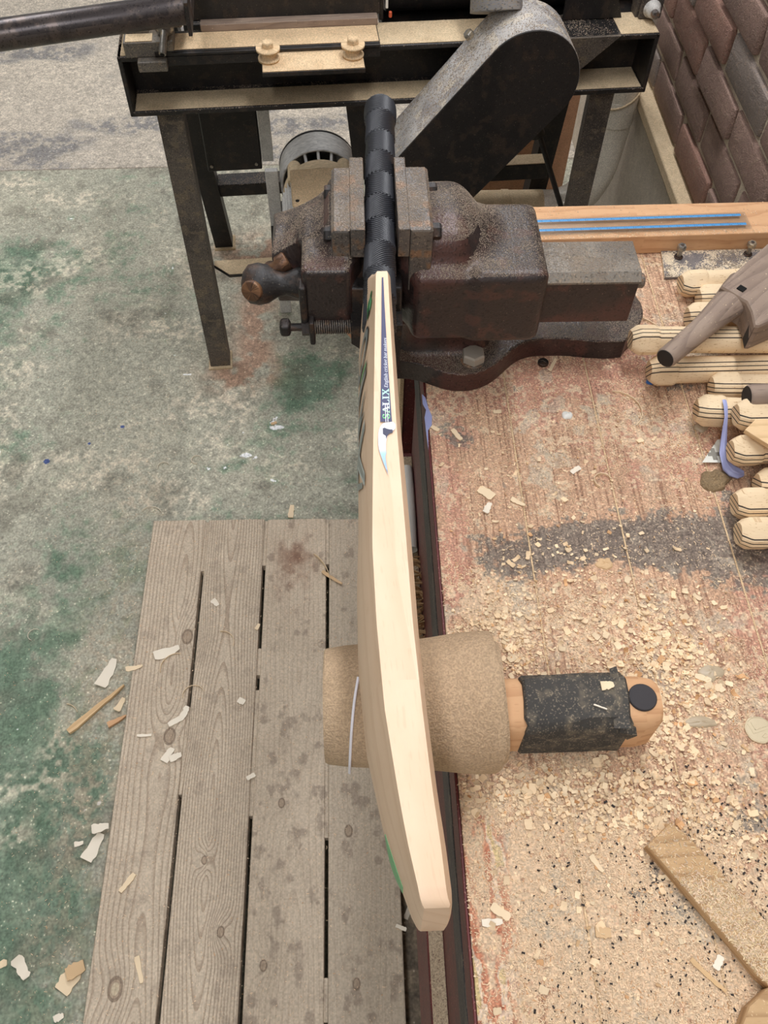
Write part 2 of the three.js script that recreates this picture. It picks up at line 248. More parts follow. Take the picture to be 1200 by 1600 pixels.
std('greyWood', woodTex([166, 146, 128], [138, 118, 104], [100, 84, 74], 18, 512, 51, 0.08), { roughness: 0.7, bs: 0.0006 });
std('boltSteel', null, { color: 0xa69d90, roughness: 0.55 });
std('plugRubber', null, { color: 0x3c393b, roughness: 0.85 });
std('coinSilver', null, { color: 0xd9c9a9, roughness: 0.35, metalness: 0.35 });
std('darkEnd', null, { color: 0x2e2722, roughness: 0.85 });
std('redPaint', tex(512, 512, (u, v) => { const n = fbm(u * 8, v * 8, 5, 301, 8), q = vn(u * 256, v * 256, 305, 256), d = fbm(u * 32, v * 32, 3, 309, 32); let c = mix3([104, 40, 38], [84, 30, 30], n); if (q > 0.86) c = mix3(c, [190, 166, 140], 0.7); if (d > 0.66) c = mix3(c, [60, 28, 28], 0.5); return [c[0], c[1], c[2], 0.5 + 0.3 * (q - 0.5)]; }), { roughness: 0.55, bs: 0.0004 });
std('dustyLedge', tex(512, 512, (u, v) => { const n = fbm(u * 8, v * 8, 5, 321, 8), q = vn(u * 256, v * 256, 325, 256); let c = mix3([196, 176, 148], [166, 146, 120], n); if (q < 0.12) c = mix3(c, [100, 56, 50], 0.6); const k = 0.85 + 0.3 * q; return [c[0] * k, c[1] * k, c[2] * k, q]; }), { roughness: 0.95, bs: 0.001 });
const sandTex = (a, b, seed) => tex(512, 512, (u, v) => { const n = fbm(u * 16, v * 16, 4, seed, 16), q = vn(u * 256, v * 256, seed + 5, 256), w = vn(u * 128, v * 128, seed + 7, 128); const c = mix3(a, b, n), k = 0.84 + 0.2 * q + 0.12 * w; return [c[0] * k, c[1] * k, c[2] * k, 0.4 + 0.4 * q + 0.2 * w]; });
std('sawdust', sandTex([224, 196, 158], [206, 176, 138], 341), { roughness: 1, bs: 0.0012 });
std('paleDust', sandTex([212, 190, 156], [194, 170, 136], 361), { roughness: 1, bs: 0.0008 });
std('dustGrain', null, { color: 0xa39485, roughness: 1 });
std('grain', null, { color: 0xe8d0b0, roughness: 0.95 });
std('chip', null, { color: 0xf0d8b4, roughness: 0.8 });
std('chipPale', null, { color: 0xf2e6d2, roughness: 0.8 });
std('chipTan', null, { color: 0xd6b48a, roughness: 0.8 });
const ironTex = (a, b, rust, spec, seed) => tex(400, 400, (u, v) => { const n = fbm(u * 4, v * 4, 5, seed, 4), m = fbm(u * 16, v * 16, 4, seed + 9, 16), q = vn(u * 256, v * 256, seed + 17, 256), g = fbm(u * 128, v * 128, 2, seed + 23, 128); let c = mix3(a, b, sst(0.4, 0.6, n)); c = mix3(c, rust, sst(0.56, 0.72, m) * 0.7); if (q > 1 - spec) c = mix3(c, [176, 156, 130], 0.65); if (g > 0.72) c = mix3(c, [c[0] * 0.5, c[1] * 0.5, c[2] * 0.5], 0.6); return [c[0], c[1], c[2], 0.5 + 0.35 * (g - 0.5) + 0.15 * (q - 0.5)]; });
std('castIron', ironTex([80, 54, 49], [54, 45, 43], [86, 57, 50], 0.04, 401), { roughness: 0.35, metalness: 0.1, bs: 0.0009 });
std('blackIron', ironTex([54, 46, 43], [40, 36, 35], [84, 60, 46], 0.06, 431), { roughness: 0.5, metalness: 0.15, bs: 0.0008 });
std('jawSteel', ironTex([122, 112, 102], [92, 86, 82], [146, 106, 76], 0.16, 461), { roughness: 0.42, metalness: 0.2, bs: 0.0006 });
std('slideSteel', ironTex([134, 127, 117], [108, 102, 95], [150, 134, 114], 0.24, 471), { roughness: 0.42, metalness: 0.2, bs: 0.0005 });
std('blackSteel', ironTex([40, 36, 34], [30, 28, 27], [60, 48, 40], 0.05, 491), { roughness: 0.5, metalness: 0.1, bs: 0.0005 });
std('legSteel', ironTex([92, 84, 76], [68, 62, 58], [116, 102, 84], 0.2, 521), { roughness: 0.6, metalness: 0.1, bs: 0.0005 });
std('guardRim', ironTex([184, 180, 176], [150, 148, 148], [214, 202, 182], 0.3, 541), { roughness: 0.65, metalness: 0, bs: 0.0004 });
std('dustyPlate', tex(512, 512, (u, v) => { const n = fbm(u * 8, v * 8, 5, 551, 8), q = vn(u * 256, v * 256, 555, 256), w = fbm(u * 32, v * 32, 3, 557, 32), d = sst(0.42, 0.5, n * 0.6 + w * 0.3 + (q - 0.5) * 0.25); const c = mix3(mix3([112, 106, 106], [134, 126, 122], w), [216, 198, 170], d), k = 0.86 + 0.26 * q; return [c[0] * k, c[1] * k, c[2] * k, 0.4 * d + 0.3 * q]; }), { roughness: 0.8, bs: 0.001 });
std('brightSteel', ironTex([176, 170, 160], [140, 136, 130], [190, 170, 140], 0.1, 561), { roughness: 0.35, metalness: 0.7, bs: 0.0002 });
std('tubeSteel', ironTex([84, 76, 74], [64, 58, 58], [100, 88, 82], 0.04, 571), { roughness: 0.3, metalness: 0.6, bs: 0.0002 });
std('bronze', ironTex([120, 88, 62], [88, 62, 46], [140, 100, 70], 0.05, 591), { roughness: 0.45, metalness: 0.4, bs: 0.0003 });
std('motorGrey', sandTex([216, 212, 205], [186, 183, 178], 611), { roughness: 0.7, bs: 0.0004 });
std('duct', tex(512, 512, (u, v) => { const n = fbm(u * 8, v * 8, 5, 631, 8), q = vn(u * 256, v * 256, 635, 256); const c = mix3([226, 218, 204], [200, 190, 174], n), k = 0.85 + 0.3 * q; return [c[0] * k, c[1] * k, c[2] * k, 0.5 + 0.2 * (q - 0.5)]; }), { roughness: 0.28, metalness: 0.2, bs: 0.0003 });
std('felt', tex(512, 512, (u, v) => { const n = fbm(u * 8, v * 8, 4, 651, 8), q = vn(u * 256, v * 256, 655, 256), f = fbm(u * 64, v * 64, 3, 659, 64); let c = mix3([192, 166, 136], [174, 148, 118], n * 0.7 + f * 0.3); const k = 0.88 + 0.22 * q; return [c[0] * k, c[1] * k, c[2] * k, 0.5 * q + 0.5 * f]; }), { roughness: 1, bs: 0.0012, phys: true, sheen: 0.3, sheenRoughness: 0.8, sheenColor: new THREE.Color(0xcbb489) });
std('leather', tex(512, 512, (u, v) => { const n = fbm(u * 8, v * 8, 5, 671, 8), q = vn(u * 256, v * 256, 675, 256), f = fbm(u * 32, v * 32, 3, 679, 32); let c = mix3([50, 48, 46], [74, 70, 64], n); c = mix3(c, [150, 134, 108], sst(0.5, 0.8, f) * 0.4); if (q > 0.78) c = mix3(c, [178, 160, 132], 0.5); return [c[0], c[1], c[2], 0.4 * f + 0.3 * q]; }), { roughness: 0.75, bs: 0.0014 });
std('mortar', sandTex([216, 200, 176], [180, 164, 144], 691), { roughness: 1, bs: 0.002 });
const brickTex = (a, b, seed) => tex(512, 512, (u, v) => { const n = fbm(u * 4, v * 4, 5, seed, 4), q = vn(u * 256, v * 256, seed + 5, 256), f = fbm(u * 32, v * 32, 3, seed + 7, 32); let c = mix3(a, b, n); c = mix3(c, [150, 128, 110], sst(0.6, 0.78, f) * 0.5); if (q > 0.94) c = mix3(c, [196, 180, 156], 0.7); const k = 0.85 + 0.3 * q; return [c[0] * k, c[1] * k, c[2] * k, 0.5 * f + 0.3 * q]; });
std('brickA', brickTex([150, 122, 108], [122, 98, 88], 711), { roughness: 0.85, bs: 0.003 });
std('brickB', brickTex([142, 128, 118], [120, 108, 100], 721), { roughness: 0.85, bs: 0.003 });
std('brickC', brickTex([158, 120, 102], [130, 98, 86], 731), { roughness: 0.85, bs: 0.003 });
std('render', sandTex([206, 194, 176], [184, 172, 156], 741), { roughness: 0.9, bs: 0.001 });
std('whiteWall', null, { color: 0xe4e3e0, roughness: 0.95 });
std('brownBoard', woodTex([168, 118, 78], [146, 98, 62], [116, 74, 44], 6, 256, 751), { roughness: 0.8, bs: 0.0003 });
std('lampGlow', null, { color: 0xffffff, emissive: 0xf8faff, emissiveIntensity: 2.5 });
std('lampBody', null, { color: 0xe6e6e2, roughness: 0.6 });
std('blackHole', null, { color: 0x0c0b0a, roughness: 1 });
std('blackStrip', ironTex([60, 58, 60], [44, 44, 48], [108, 98, 86], 0.12, 771), { roughness: 0.6, bs: 0.0008 });
std('purplePlastic', null, { color: 0xa0a6d2, roughness: 0.4 });
std('whitePlastic', null, { color: 0xe4e2da, roughness: 0.5 });
std('bluePlastic', null, { color: 0x3f78c4, roughness: 0.5 });
std('cord', null, { color: 0xeceaf0, roughness: 0.7 });
std('putty', sandTex([150, 128, 96], [116, 96, 70], 781), { roughness: 0.9, bs: 0.002 });
std('resin', null, { color: 0xb9a78c, roughness: 0.4 });
std('cardboard', sandTex([198, 150, 116], [178, 132, 100], 791), { roughness: 0.95 });
const mapUV = (g, x0, x1, z0, z1) => { if (g.index) g = g.toNonIndexed(); const p = g.attributes.position, uv = new Float32Array(p.count * 2); for (let i = 0; i < p.count; i++) { uv[i * 2] = (p.getX(i) - x0) / (x1 - x0); uv[i * 2 + 1] = (p.getZ(i) + 0.4 * Math.min(0, p.getY(i) - 0.075) * (z1 - z0 < 2 ? 0 : 1) - z0) / (z1 - z0); } g.setAttribute('uv', new THREE.BufferAttribute(uv, 2)); return g; };
const R = rng(99);

// ---------------------------------------------------------------- room
struct('floor', mapUV(box(-4.2, 0.92, -0.15, 0, -5.2, 2.6, 0), FX0, FX1, FZ0, FZ1), M.floor);
struct('ceiling', box(-4.2, 0.92, CEIL, CEIL + 0.15, -5.2, 2.6, 0), M.whiteWall);
struct('wall_left', box(-4.2, -4.0, 0, CEIL, -5.2, 2.6, 0), M.whiteWall);
struct('wall_back', box(-4.0, WALLX, 0, CEIL, -5.2, -5.0, 0), M.whiteWall);
struct('wall_front', box(-4.0, WALLX, 0, CEIL, 2.4, 2.6, 0), M.whiteWall);
{
  const w = new THREE.Group(); w.name = 'wall_right'; w.userData = { kind: 'structure' }; scene.add(w);
  part(w, 'mortar_bed', box(WALLX + 0.009, WALLX + 0.2, 0.45, 1.78, -5.2, 2.6, 0, 'z'), M.mortar);
  part(w, 'upper_wall', box(WALLX - 0.004, WALLX + 0.2, 1.78, CEIL, -5.2, 2.6, 0, 'z'), M.whiteWall);
  part(w, 'rendered_plinth', box(WALLX - 0.022, WALLX + 0.2, 0, 0.44, -5.2, 2.6, 0.004, 'z'), M.render);
  part(w, 'mortar_ledge', box(WALLX - 0.03, WALLX + 0.1, 0.425, 0.455, -5.2, 2.6, 0.006, 'z'), M.paleDust);
  const variants = [];
  for (let k = 0; k < 6; k++) { const r = rng(500 + k), g = new RoundedBoxGeometry(0.1, 0.0695, 0.226, 1, 0.007), p = g.attributes.position; const off = {};
    for (let i = 0; i < p.count; i++) { const key = [p.getX(i), p.getY(i), p.getZ(i)].map(q => Math.sign(q)).join(); if (!off[key]) off[key] = [(r() - 0.5) * 0.007, (r() - 0.5) * 0.007, (r() - 0.5) * 0.01]; const o = off[key]; p.setXYZ(i, p.getX(i) + o[0], p.getY(i) + o[1], p.getZ(i) + o[2]); }
    g.computeVertexNormals(); variants.push(boxUV(creased(g, 0.5), 'z', k * 0.13, k * 0.07)); }
  for (let c = 0; c < 16; c++) for (let b = 0; b < 15; b++) {
    const z = -3.55 + (b + (c % 2) * 0.5) * 0.238 + (R() - 0.5) * 0.006; if (z > -0.12) continue;
    const m = part(w, 'brick', variants[Math.floor(R() * 6)], [M.brickA, M.brickB, M.brickA, M.brickC][Math.floor(R() * 4)]);
    m.position.set(WALLX + 0.0495 + (R() - 0.5) * 0.003, 0.497 + c * 0.081, z); m.rotation.x = (R() - 0.5) * 0.012;
  }
}
LAMPS.forEach(([x, z, L], i) => {
  const t = thing('ceiling_lamp', ['long white strip lamp over the workbench', 'long white strip lamp over the open floor', 'long white strip lamp behind the sander', 'long white strip lamp nearest, before the end of the bench'][i], 'lamp', [x, CEIL, z]);
  part(t, 'lamp_body', box(-0.11, 0.11, -0.07, 0, -L / 2 - 0.02, L / 2 + 0.02, 0.006, 'z'), M.lampBody);
  part(t, 'diffuser', box(-0.1, 0.1, -0.078, -0.066, -L / 2, L / 2, 0.002, 'z'), M.lampGlow);
  const l = new THREE.RectAreaLight(0xf8faff, LIGHT, 0.2, L); l.position.set(0, -0.085, 0); l.rotation.x = -Math.PI / 2; t.add(l);
});

// ---------------------------------------------------------------- duckboard
{
  const t = thing('duckboard', 'low platform of grey weathered boards lying on the green floor', 'platform');
  DECKX.forEach(([a, b], i) => { const g = box(a, b, 0.05, 0.075 - (i === 3 ? 0.001 : 0), -1.046 + [0, 0.001, 0.003, 0.005][i], 0.05, 0.0025, 'z'); part(t, 'board', mapUV(g, -0.45, 0.08, -1.08, 0.06), M.deckBoard); });
  part(t, 'gap_dust', [[-0.321, -1.04, -0.92], [-0.321, -0.63, -0.47], [-0.197, -1.04, -0.93], [-0.197, -0.745, -0.69], [-0.197, -0.66, -0.43], [-0.0675, -1.04, -0.93], [-0.0675, -0.7, -0.39], [-0.0675, -0.18, -0.12]].map(([x, a, c]) => mapUV(box(x - 0.0032, x + 0.0032, 0.055, 0.0735, a, c, 0.001, 'z'), -0.45, 0.08, -1.08, 0.06)), M.deckBoard, { kind: 'stuff' });
  for (const z of [-1.0, -0.5, 0.0]) part(t, 'bearer', box(-0.42, 0.045, 0.0, 0.05, z - 0.03, z + 0.03, 0.002), M.greyWood);
}

// ---------------------------------------------------------------- workbench
const bench = thing('workbench', 'long red painted workbench with a worn dusty plank top against the brick wall', 'workbench');
{
  const ex = [0.0852, ...SEAMS, 0.697];
  for (let i = 0; i + 1 < ex.length; i++) part(bench, 'plank', mapUV(box(ex[i] + (i ? 0.0008 : 0), ex[i + 1] - 0.0008, 0.76, 0.8, -1.06, 0.08, 0.0015, 'z'), 0.07, 0.72, -1.08, 0.06), M.benchTop);
  part(bench, 'seam_filler', SEAMS.map(x => box(x - 0.0009, x + 0.0009, 0.77, 0.7994, -1.05, 0.07, 0, 'z')), M.sawdust);
  part(bench, 'top_edging', box(0.0822, 0.085, 0.752, 0.7985, -1.06, 0.08, 0.001, 'z'), M.redPaint, { label: 'dark red edge strip' });
  part(bench, 'apron', box(0.0812, 0.092, 0.686, 0.7515, -1.05, 0.08, 0.002, 'z'), M.blackStrip, { label: 'worn black metal strip' });
  part(bench, 'apron_rail', box(0.0925, 0.14, 0.666, 0.758, -1.04, 0.08, 0.003, 'z'), M.redPaint);
  part(bench, 'lower_rail', box(0.0635, 0.15, 0.33, 0.546, -0.84, 0.08, 0.003, 'z'), M.redPaint);
  part(bench, 'ledge_dust', box(0.0655, 0.0815, 0.546, 0.549, -0.83, 0.08, 0.001, 'z'), M.dustyLedge, { kind: 'stuff' });
  part(bench, 'back_panel', box(0.082, 0.0915, 0.5462, 0.6858, -0.84, 0.08, 0.002, 'z'), M.redPaint);
  part(bench, 'leg', box(0.066, 0.16, 0, 0.75, -0.96, -0.88, 0.003, 'y'), M.redPaint);
  part(bench, 'leg', box(0.1, 0.16, 0, 0.33, -0.1, -0.02, 0.003, 'y'), M.redPaint);
  part(bench, 'leg', box(0.6, 0.68, 0, 0.76, -0.96, -0.88, 0.003, 'y'), M.redPaint);
  part(bench, 'leg', box(0.6, 0.68, 0, 0.76, -0.1, -0.02, 0.003, 'y'), M.redPaint);
  part(bench, 'corner_strip', box(0.0625, 0.0685, 0.45, 0.74, -0.965, -0.872, 0.001, 'y'), M.paleDust, { label: 'pale strip at the corner of the red leg' });
}
{ // white pipe under the bench edge
  const g = tube([[0.0715, 0.558, -0.8], [0.0725, 0.558, -0.76], [0.0725, 0.558, -0.72], [0.0715, 0.558, -0.655]], 0.009, 24, 14); solo('plastic_pipe', g, M.whitePlastic, 'white plastic pipe lying on the red ledge under the black bench edge strip', 'pipe');
}

// ---------------------------------------------------------------- vise
const vise = thing('bench_vise', 'heavy dark red brown iron vise bolted to the bench and gripping the bat handle', 'vise', [0, 0, 0]);
{
  const F = (x, y, z) => {
    let d = sbox(x, y, z, 0.082, 0.968, -0.787, 0.04, 0.058, 0.052, 0.018);          // upright jaw stem
    d = smin(d, sbox(x, y, z, 0.13, 0.946, -0.776, 0.068, 0.045, 0.0605, 0.01), 0.026);  // body
    d = smin(d, sbox(x, y, z, 0.165, 0.948, -0.775, 0.039, 0.047, 0.061, 0.009), 0.012);   // collar
    d = smin(d, Math.hypot(x - 0.098, (y - 0.985) * 1.0, z + 0.79) - 0.047, 0.025);    // domed shoulder
    d = smin(d, sbox(x, y, z, 0.105, 0.86, -0.803, 0.056, 0.05, 0.036, 0.02), 0.035);
    // base: lobes at bolts
    const yb = Math.abs(y - 0.8155) - 0.0145; const lobe = Math.min(Math.hypot(x - 0.128, z + 0.79) - 0.058, Math.hypot(x - 0.128, z + 0.862) - 0.06, 1);
    const bar = Math.max(Math.abs(x - 0.215) - 0.115, Math.abs(z + 0.842) - 0.052); const nose = Math.hypot(x - 0.315, z + 0.845) - 0.053;
    let o = smin(lobe, bar, 0.05); o = smin(o, nose, 0.03); o = smin(o, Math.max(Math.abs(x - 0.075) - 0.03, Math.abs(z + 0.815) - 0.06), 0.02);
    const base = Math.min(Math.max(o, yb), 0) + Math.hypot(Math.max(o, 0), Math.max(yb, 0)) - 0.001;
    d = smin(d, base, 0.022);
    d = smin(d, sbox(x, y, z, 0.25, 0.835, -0.86, 0.07, 0.012, 0.03, 0.01), 0.02);   // rib on the tail
    const hole = Math.max(sbox(x, y, z, 0.2, 0.93, -0.79, 0.2, 0.028, 0.031, 0.004), 0.19 - x); d = Math.max(d, -hole);
    return d;
  };
  const body = part(vise, 'fixed_body', casting([0.03, 0.795, -0.94], [0.38, 1.045, -0.7], 110, F), M.castIron);
  const G = (x, y, z) => {
    let d = sbox(x, y, z, -0.029, 0.973, -0.757, 0.026, 0.037, 0.05, 0.007);
    d = smin(d, sbox(x, y, z, -0.012, 1.0, -0.783, 0.014, 0.036, 0.045, 0.006), 0.03);
    const disc = Math.max(Math.hypot(y - 0.946, z + 0.802) - 0.044, Math.abs(x + 0.075) - 0.008); d = smin(d, disc, 0.024);
    const f = (-0.05 - x) / 0.035; d = smin(d, Math.max(Math.abs(z + 0.802) - 0.03, y - 1.0 + 0.02 * f, 0.935 - y, -0.082 - x, x + 0.03), 0.025);
    return d;
  };
  const slide = part(vise, 'sliding_jaw', casting([-0.1, 0.88, -0.86], [0.03, 1.05, -0.695], 90, G), M.castIron);
  part(vise, 'slide_neck', box(-0.04, 0.05, 0.932, 0.982, -0.81, -0.712, 0.003), M.blackIron); part(vise, 'front_rib', box(-0.0585, -0.0505, 0.925, 0.992, -0.72, -0.702, 0.003, 'y'), M.blackIron);
  const bar = part(vise, 'slide_bar', prism([[0.001, 0], [0.066, 0], [0.066, 0.0565], [0.001, 0.0565]], 0.279, 0.0015, g => g.rotateY(Math.PI / 2).translate(0.04, 0.888, -0.757)), M.castIron);
  const barTop = part(vise, 'bar_top', prism([[0, 0.0565], [0.067, 0.0565], [0.067, 0.06], [0.061, 0.0665], [0.009, 0.0665], [0, 0.059]], 0.281, 0.001, g => g.rotateY(Math.PI / 2).translate(0.04, 0.888, -0.757)), M.slideSteel, { label: 'bare steel top of the slide' });
  // jaws
  const jaw = (x0, x1, s) => prism([[x0, 0], [x1, 0], [x1, 0.075], [x1 - (s > 0 ? 0.003 : 0), 0.078], [x0 + (s < 0 ? 0.003 : 0), 0.078], [x0, 0.075]], 0.106, 0.0025, g => g.translate(0, 0.967, -0.831));
  const jl = part(vise, 'jaw_block', jaw(-0.0225, -0.0035, -1), M.jawSteel), jr = part(vise, 'jaw_block', jaw(0.0565, 0.08, 1), M.jawSteel);
  const pl = part(vise, 'jaw_plate', box(-0.0035, 0.0115, 1.012, 1.0465, -0.846, -0.7245, 0.0012), M.jawSteel), pr = part(vise, 'jaw_plate', box(0.0445, 0.0565, 1.012, 1.0465, -0.846, -0.7245, 0.0012), M.jawSteel);
  for (const z of [-0.81, -0.742]) { part(vise, 'jaw_bolt', hexHead([-0.02, 1.028, z], [-0.0305, 1.028, z], 0.0085), M.blackIron); part(vise, 'jaw_bolt', hexHead([0.078, 1.03, z], [0.0895, 1.03, z], 0.0085), M.blackIron); }
  // base bolts
  const bolt = (x, y, z) => { part(vise, 'washer', rod([x, y - 0.001, z], [x, y + 0.002, z], 0.016, 20), M.jawSteel); part(vise, 'base_bolt', hexHead([x, y + 0.002, z], [x, y + 0.0135, z], 0.0145), M.boltSteel); };
  bolt(0.142, 0.831, -0.7555); bolt(0.343, 0.829, -0.86);
  part(vise, 'end_screw', [rod([0.318, 0.925, -0.785], [0.328, 0.925, -0.785], 0.007), rod([0.322, 0.925, -0.785], [0.334, 0.925, -0.785], 0.0085)], M.jawSteel);
  // screw boss with the tommy bar
  part(vise, 'screw_boss', turned([-0.05, 0.962, -0.745], [-0.126, 0.962, -0.745], [[0, 0], [0, 0.019], [0.012, 0.017], [0.024, 0.0125], [0.034, 0.0145], [0.044, 0.0205], [0.054, 0.0225], [0.064, 0.0205], [0.07, 0.013], [0.073, 0.001]], 32), M.blackIron);
  part(vise, 'tommy_bar', [turned([-0.0985, 0.966, -0.7525], [-0.0715, 0.979, -0.7635], [[0, 0], [0, 0.0075], [0.018, 0.0075], [0.02, 0.0105], [0.03, 0.0105], [0.0318, 0.0085], [0.0318, 0]], 24), turned([-0.1103, 0.9702, -0.7229], [-0.0915, 0.946, -0.789], [[0, 0], [0, 0.0095], [0.002, 0.0115], [0.009, 0.0115], [0.0105, 0.008], [0.05, 0.008], [0.052, 0.0105], [0.069, 0.0105], [0.0725, 0.0085], [0.0725, 0]], 24)], M.bronze);
  // lower rod with spring
  part(vise, 'spring_rod', [rod([-0.072, 0.936, -0.705], [0.03, 0.936, -0.705], 0.0042), hexHead([-0.058, 0.936, -0.705], [-0.048, 0.936, -0.705], 0.0095), box(-0.082, -0.07, 0.928, 0.944, -0.713, -0.697, 0.004), box(-0.05, -0.044, 0.918, 0.95, -0.722, -0.695, 0.002)], M.blackIron);
  { const pts = []; for (let i = 0; i <= 260; i++) { const a = i / 260 * 17 * 6.2832; pts.push([-0.044 + 0.04 * i / 260, 0.936 + 0.0072 * Math.cos(a), -0.705 + 0.0072 * Math.sin(a)]); } part(vise, 'spring', boxUV(tube(pts, 0.001, 300, 5)), M.jawSteel); }
  part(vise, 'spring_lug', hull([[-0.005, 0.9, -0.72], [-0.005, 0.95, -0.72], [-0.005, 0.95, -0.69], [-0.005, 0.925, -0.69], [0.05, 0.86, -0.72], [0.05, 0.95, -0.72], [0.05, 0.95, -0.69], [0.045, 0.88, -0.69]]), M.blackIron);
  grains(vise, 'dust_grains', [body, barTop, slide, jl, jr, pl, pr], 200000, new THREE.BoxGeometry(0.00045, 0.00015, 0.00052), M.dustGrain, 21, (x, y, z) => 0.4 + 0.6 * sst(0.42, 0.6, fbm(x * 40, z * 40, 3, 88)) + (y < 0.85 ? 0.3 : 0), 0.6, [0.5, 1.5]);
}

// ---------------------------------------------------------------- cricket bat
// station: z, height of the upper edge, x of face arris, x of back arris, then face roll, face camber, back swell
const ST = [[-0.634, 1.065, 0.0195, 0.0345, 0.017, 0.001, 0.004], [-0.60, 1.063, 0.018, 0.0345, 0.0165, 0.002, 0.005], [-0.547, 1.059, 0.016, 0.0348, 0.015, 0.004, 0.006], [-0.469, 1.053, 0.013, 0.0355, 0.013, 0.0052, 0.0065], [-0.415, 1.049, 0.011, 0.037, 0.011, 0.0055, 0.007], [-0.356, 1.044, 0.009, 0.0388, 0.011, 0.006, 0.0075], [-0.293, 1.037, 0.0105, 0.0405, 0.013, 0.006, 0.0075], [-0.23, 1.03, 0.0143, 0.044, 0.012, 0.0055, 0.006], [-0.174, 1.024, 0.0215, 0.048, 0.008, 0.004, 0.005], [-0.145, 1.02, 0.026, 0.051, 0.004, 0.002, 0.004], [-0.118, 1.016, 0.0315, 0.053, 0.0, 0.001, 0.003], [-0.107, 1.0145, 0.0335, 0.0532, -0.002, 0.0, 0.002]];
const WID = 0.106;
function station(z) { let i = 0; while (i < ST.length - 2 && z > ST[i + 1][0]) i++; const a = ST[i], b = ST[i + 1], t = Math.min(1, Math.max(0, (z - a[0]) / (b[0] - a[0]))); return a.map((q, k) => q + (b[k] - q) * t); }
const faceAt = (z, s) => { const [, yt, xl, , roll, cam] = station(z); return [xl - roll * s - cam * 4 * s * (1 - s), yt - 0.0015 - s * (WID - 0.003), z]; };
{
  const t = thing('cricket_bat', 'pale willow cricket bat with a black ribbed grip lying edge up in the vise', 'cricket bat');
  const ring = (z, top, bot, shrink, zf) => { // top, bot: trims of the upper and lower edge
    const [, yt, xl, xr, roll, , sw] = station(z), pts = [], h = WID, cx = (xl + xr) / 2, q = v => cx + (v - cx) * shrink;
    const s0 = top / h, s1 = 1 - bot / h;
    for (let k = 0; k <= 8; k++) { const s = s0 + (s1 - s0) * k / 8; pts.push([q(faceAt(z, s)[0]), yt - s * h, zf ? zf(s) : z]); }
    const bx = s => xr - 0.0035 - roll * s + sw * Math.sin(Math.PI * s) + 0.003 * sst(0, 0.05, s) * sst(1, 0.95, s);
    for (let k = 8; k >= 0; k--) { const s = s0 + (s1 - s0) * k / 8; pts.push([q(bx(s) + (k === 8 || k === 0 ? -0.0004 : 0)), yt - s * h, zf ? zf(s) : z]); }
    return pts;
  };
  const sh = s => -0.634 - 0.044 * Math.sin(Math.PI * Math.min(1, Math.max(0, s))) ** 1.4; // shoulders curve up to the splice
  const rings = [ring(-0.634, 0, 0, 0.82, s => sh(s) - 0.006), ring(-0.634, 0, 0, 0.96, s => sh(s) - 0.003), ring(-0.634, 0, 0, 1, s => sh(s))];
  for (let z = -0.61; z < -0.118; z += 0.0123) rings.push(ring(z, 0, 0, 1));
  rings.push(ring(-0.116, 0.0006, 0.004, 1), ring(-0.111, 0.002, 0.009, 0.985), ring(-0.108, 0.004, 0.013, 0.93), ring(-0.1065, 0.0065, 0.017, 0.82));
  part(t, 'blade', loft(rings, 0.5, (i, j, p) => [p[2], p[1] * 0.9 + p[0] * 1.1]), M.willow, { label: 'pale sanded willow blade' });
  // grip: overlapping ribbed sleeves
  const ax0 = V(0.0228, 1.0125, -0.62), ax1 = V(0.0338, 1.0405, -0.962), L = ax0.distanceTo(ax1), gr = [], NS = 10, dir = ax1.clone().sub(ax0).normalize(), sx = V(1, 0, 0).sub(dir.clone().multiplyScalar(dir.x)).normalize(), sy = dir.clone().cross(sx).negate();
  const steps = 680, nr = 132;
  for (let i = 0; i <= steps; i++) {
    const tt = i / steps, sec = (1 - tt) * NS, fr = sec - Math.floor(sec); const kk = Math.floor(sec); let r = 0.0157 + 0.0012 * fr - 0.0006;
    const end = (1 - tt) * L; r += 0.0022 * sst(0.05, 0.02, end); if (end < 0.014) r *= Math.sqrt(Math.max(0.02, 1 - (1 - end / 0.014) ** 2)) * 0.82 + 0.18;
    const c = ax0.clone().lerp(ax1, tt), row = []; for (let k = 0; k < nr; k++) { const a = k / nr * Math.PI * 2, lean = kk % 2 ? 1 : -1, rr = r + (end > 0.01 ? 0.0007 : 0.0002) * Math.sin((tt * L * 1000 + lean * k / nr * 66) / 3 * 6.2832); row.push(c.clone().addScaledVector(sx, Math.cos(a) * rr).addScaledVector(sy, Math.sin(a) * rr * (1 + 0.08 * sst(0.2, 0, tt))).toArray()); } gr.push(row);
  }
  std('gripRubber', null, { color: 0x323338, roughness: 0.4 });
  part(t, 'grip', loft(gr, 2.6, (i, j) => [j < 0 ? 0.5 : j / nr, i / steps]), M.gripRubber, { label: 'black rubber grip with slanted ribs' });
  // edge sticker: navy wedge with lettering and the white and blue curved blade emblem
  const SZ0 = -0.631, SZ1 = -0.416;
  const patch = (z0, z1, x0f, x1f, n = 24, m = 3) => { const pos = [], uv = [], idx = []; for (let i = 0; i <= n; i++) for (let j = 0; j <= m; j++) { const z = z0 + (z1 - z0) * i / n, [, yt, xl, xr] = station(z), w = xr - 0.0035 - xl; pos.push(xl + w * (x0f + (x1f - x0f) * j / m), yt + 0.00022, z); uv.push(j / m, 1 - i / n); } for (let i = 0; i < n; i++) for (let j = 0; j < m; j++) { const a = i * (m + 1) + j, b = a + m + 1; idx.push(a, b, a + 1, a + 1, b, b + 1); } const g = new THREE.BufferGeometry(); g.setAttribute('position', new THREE.Float32BufferAttribute(pos, 3)); g.setAttribute('uv', new THREE.Float32BufferAttribute(uv, 2)); g.setIndex(idx); g.computeVertexNormals(); return g; };
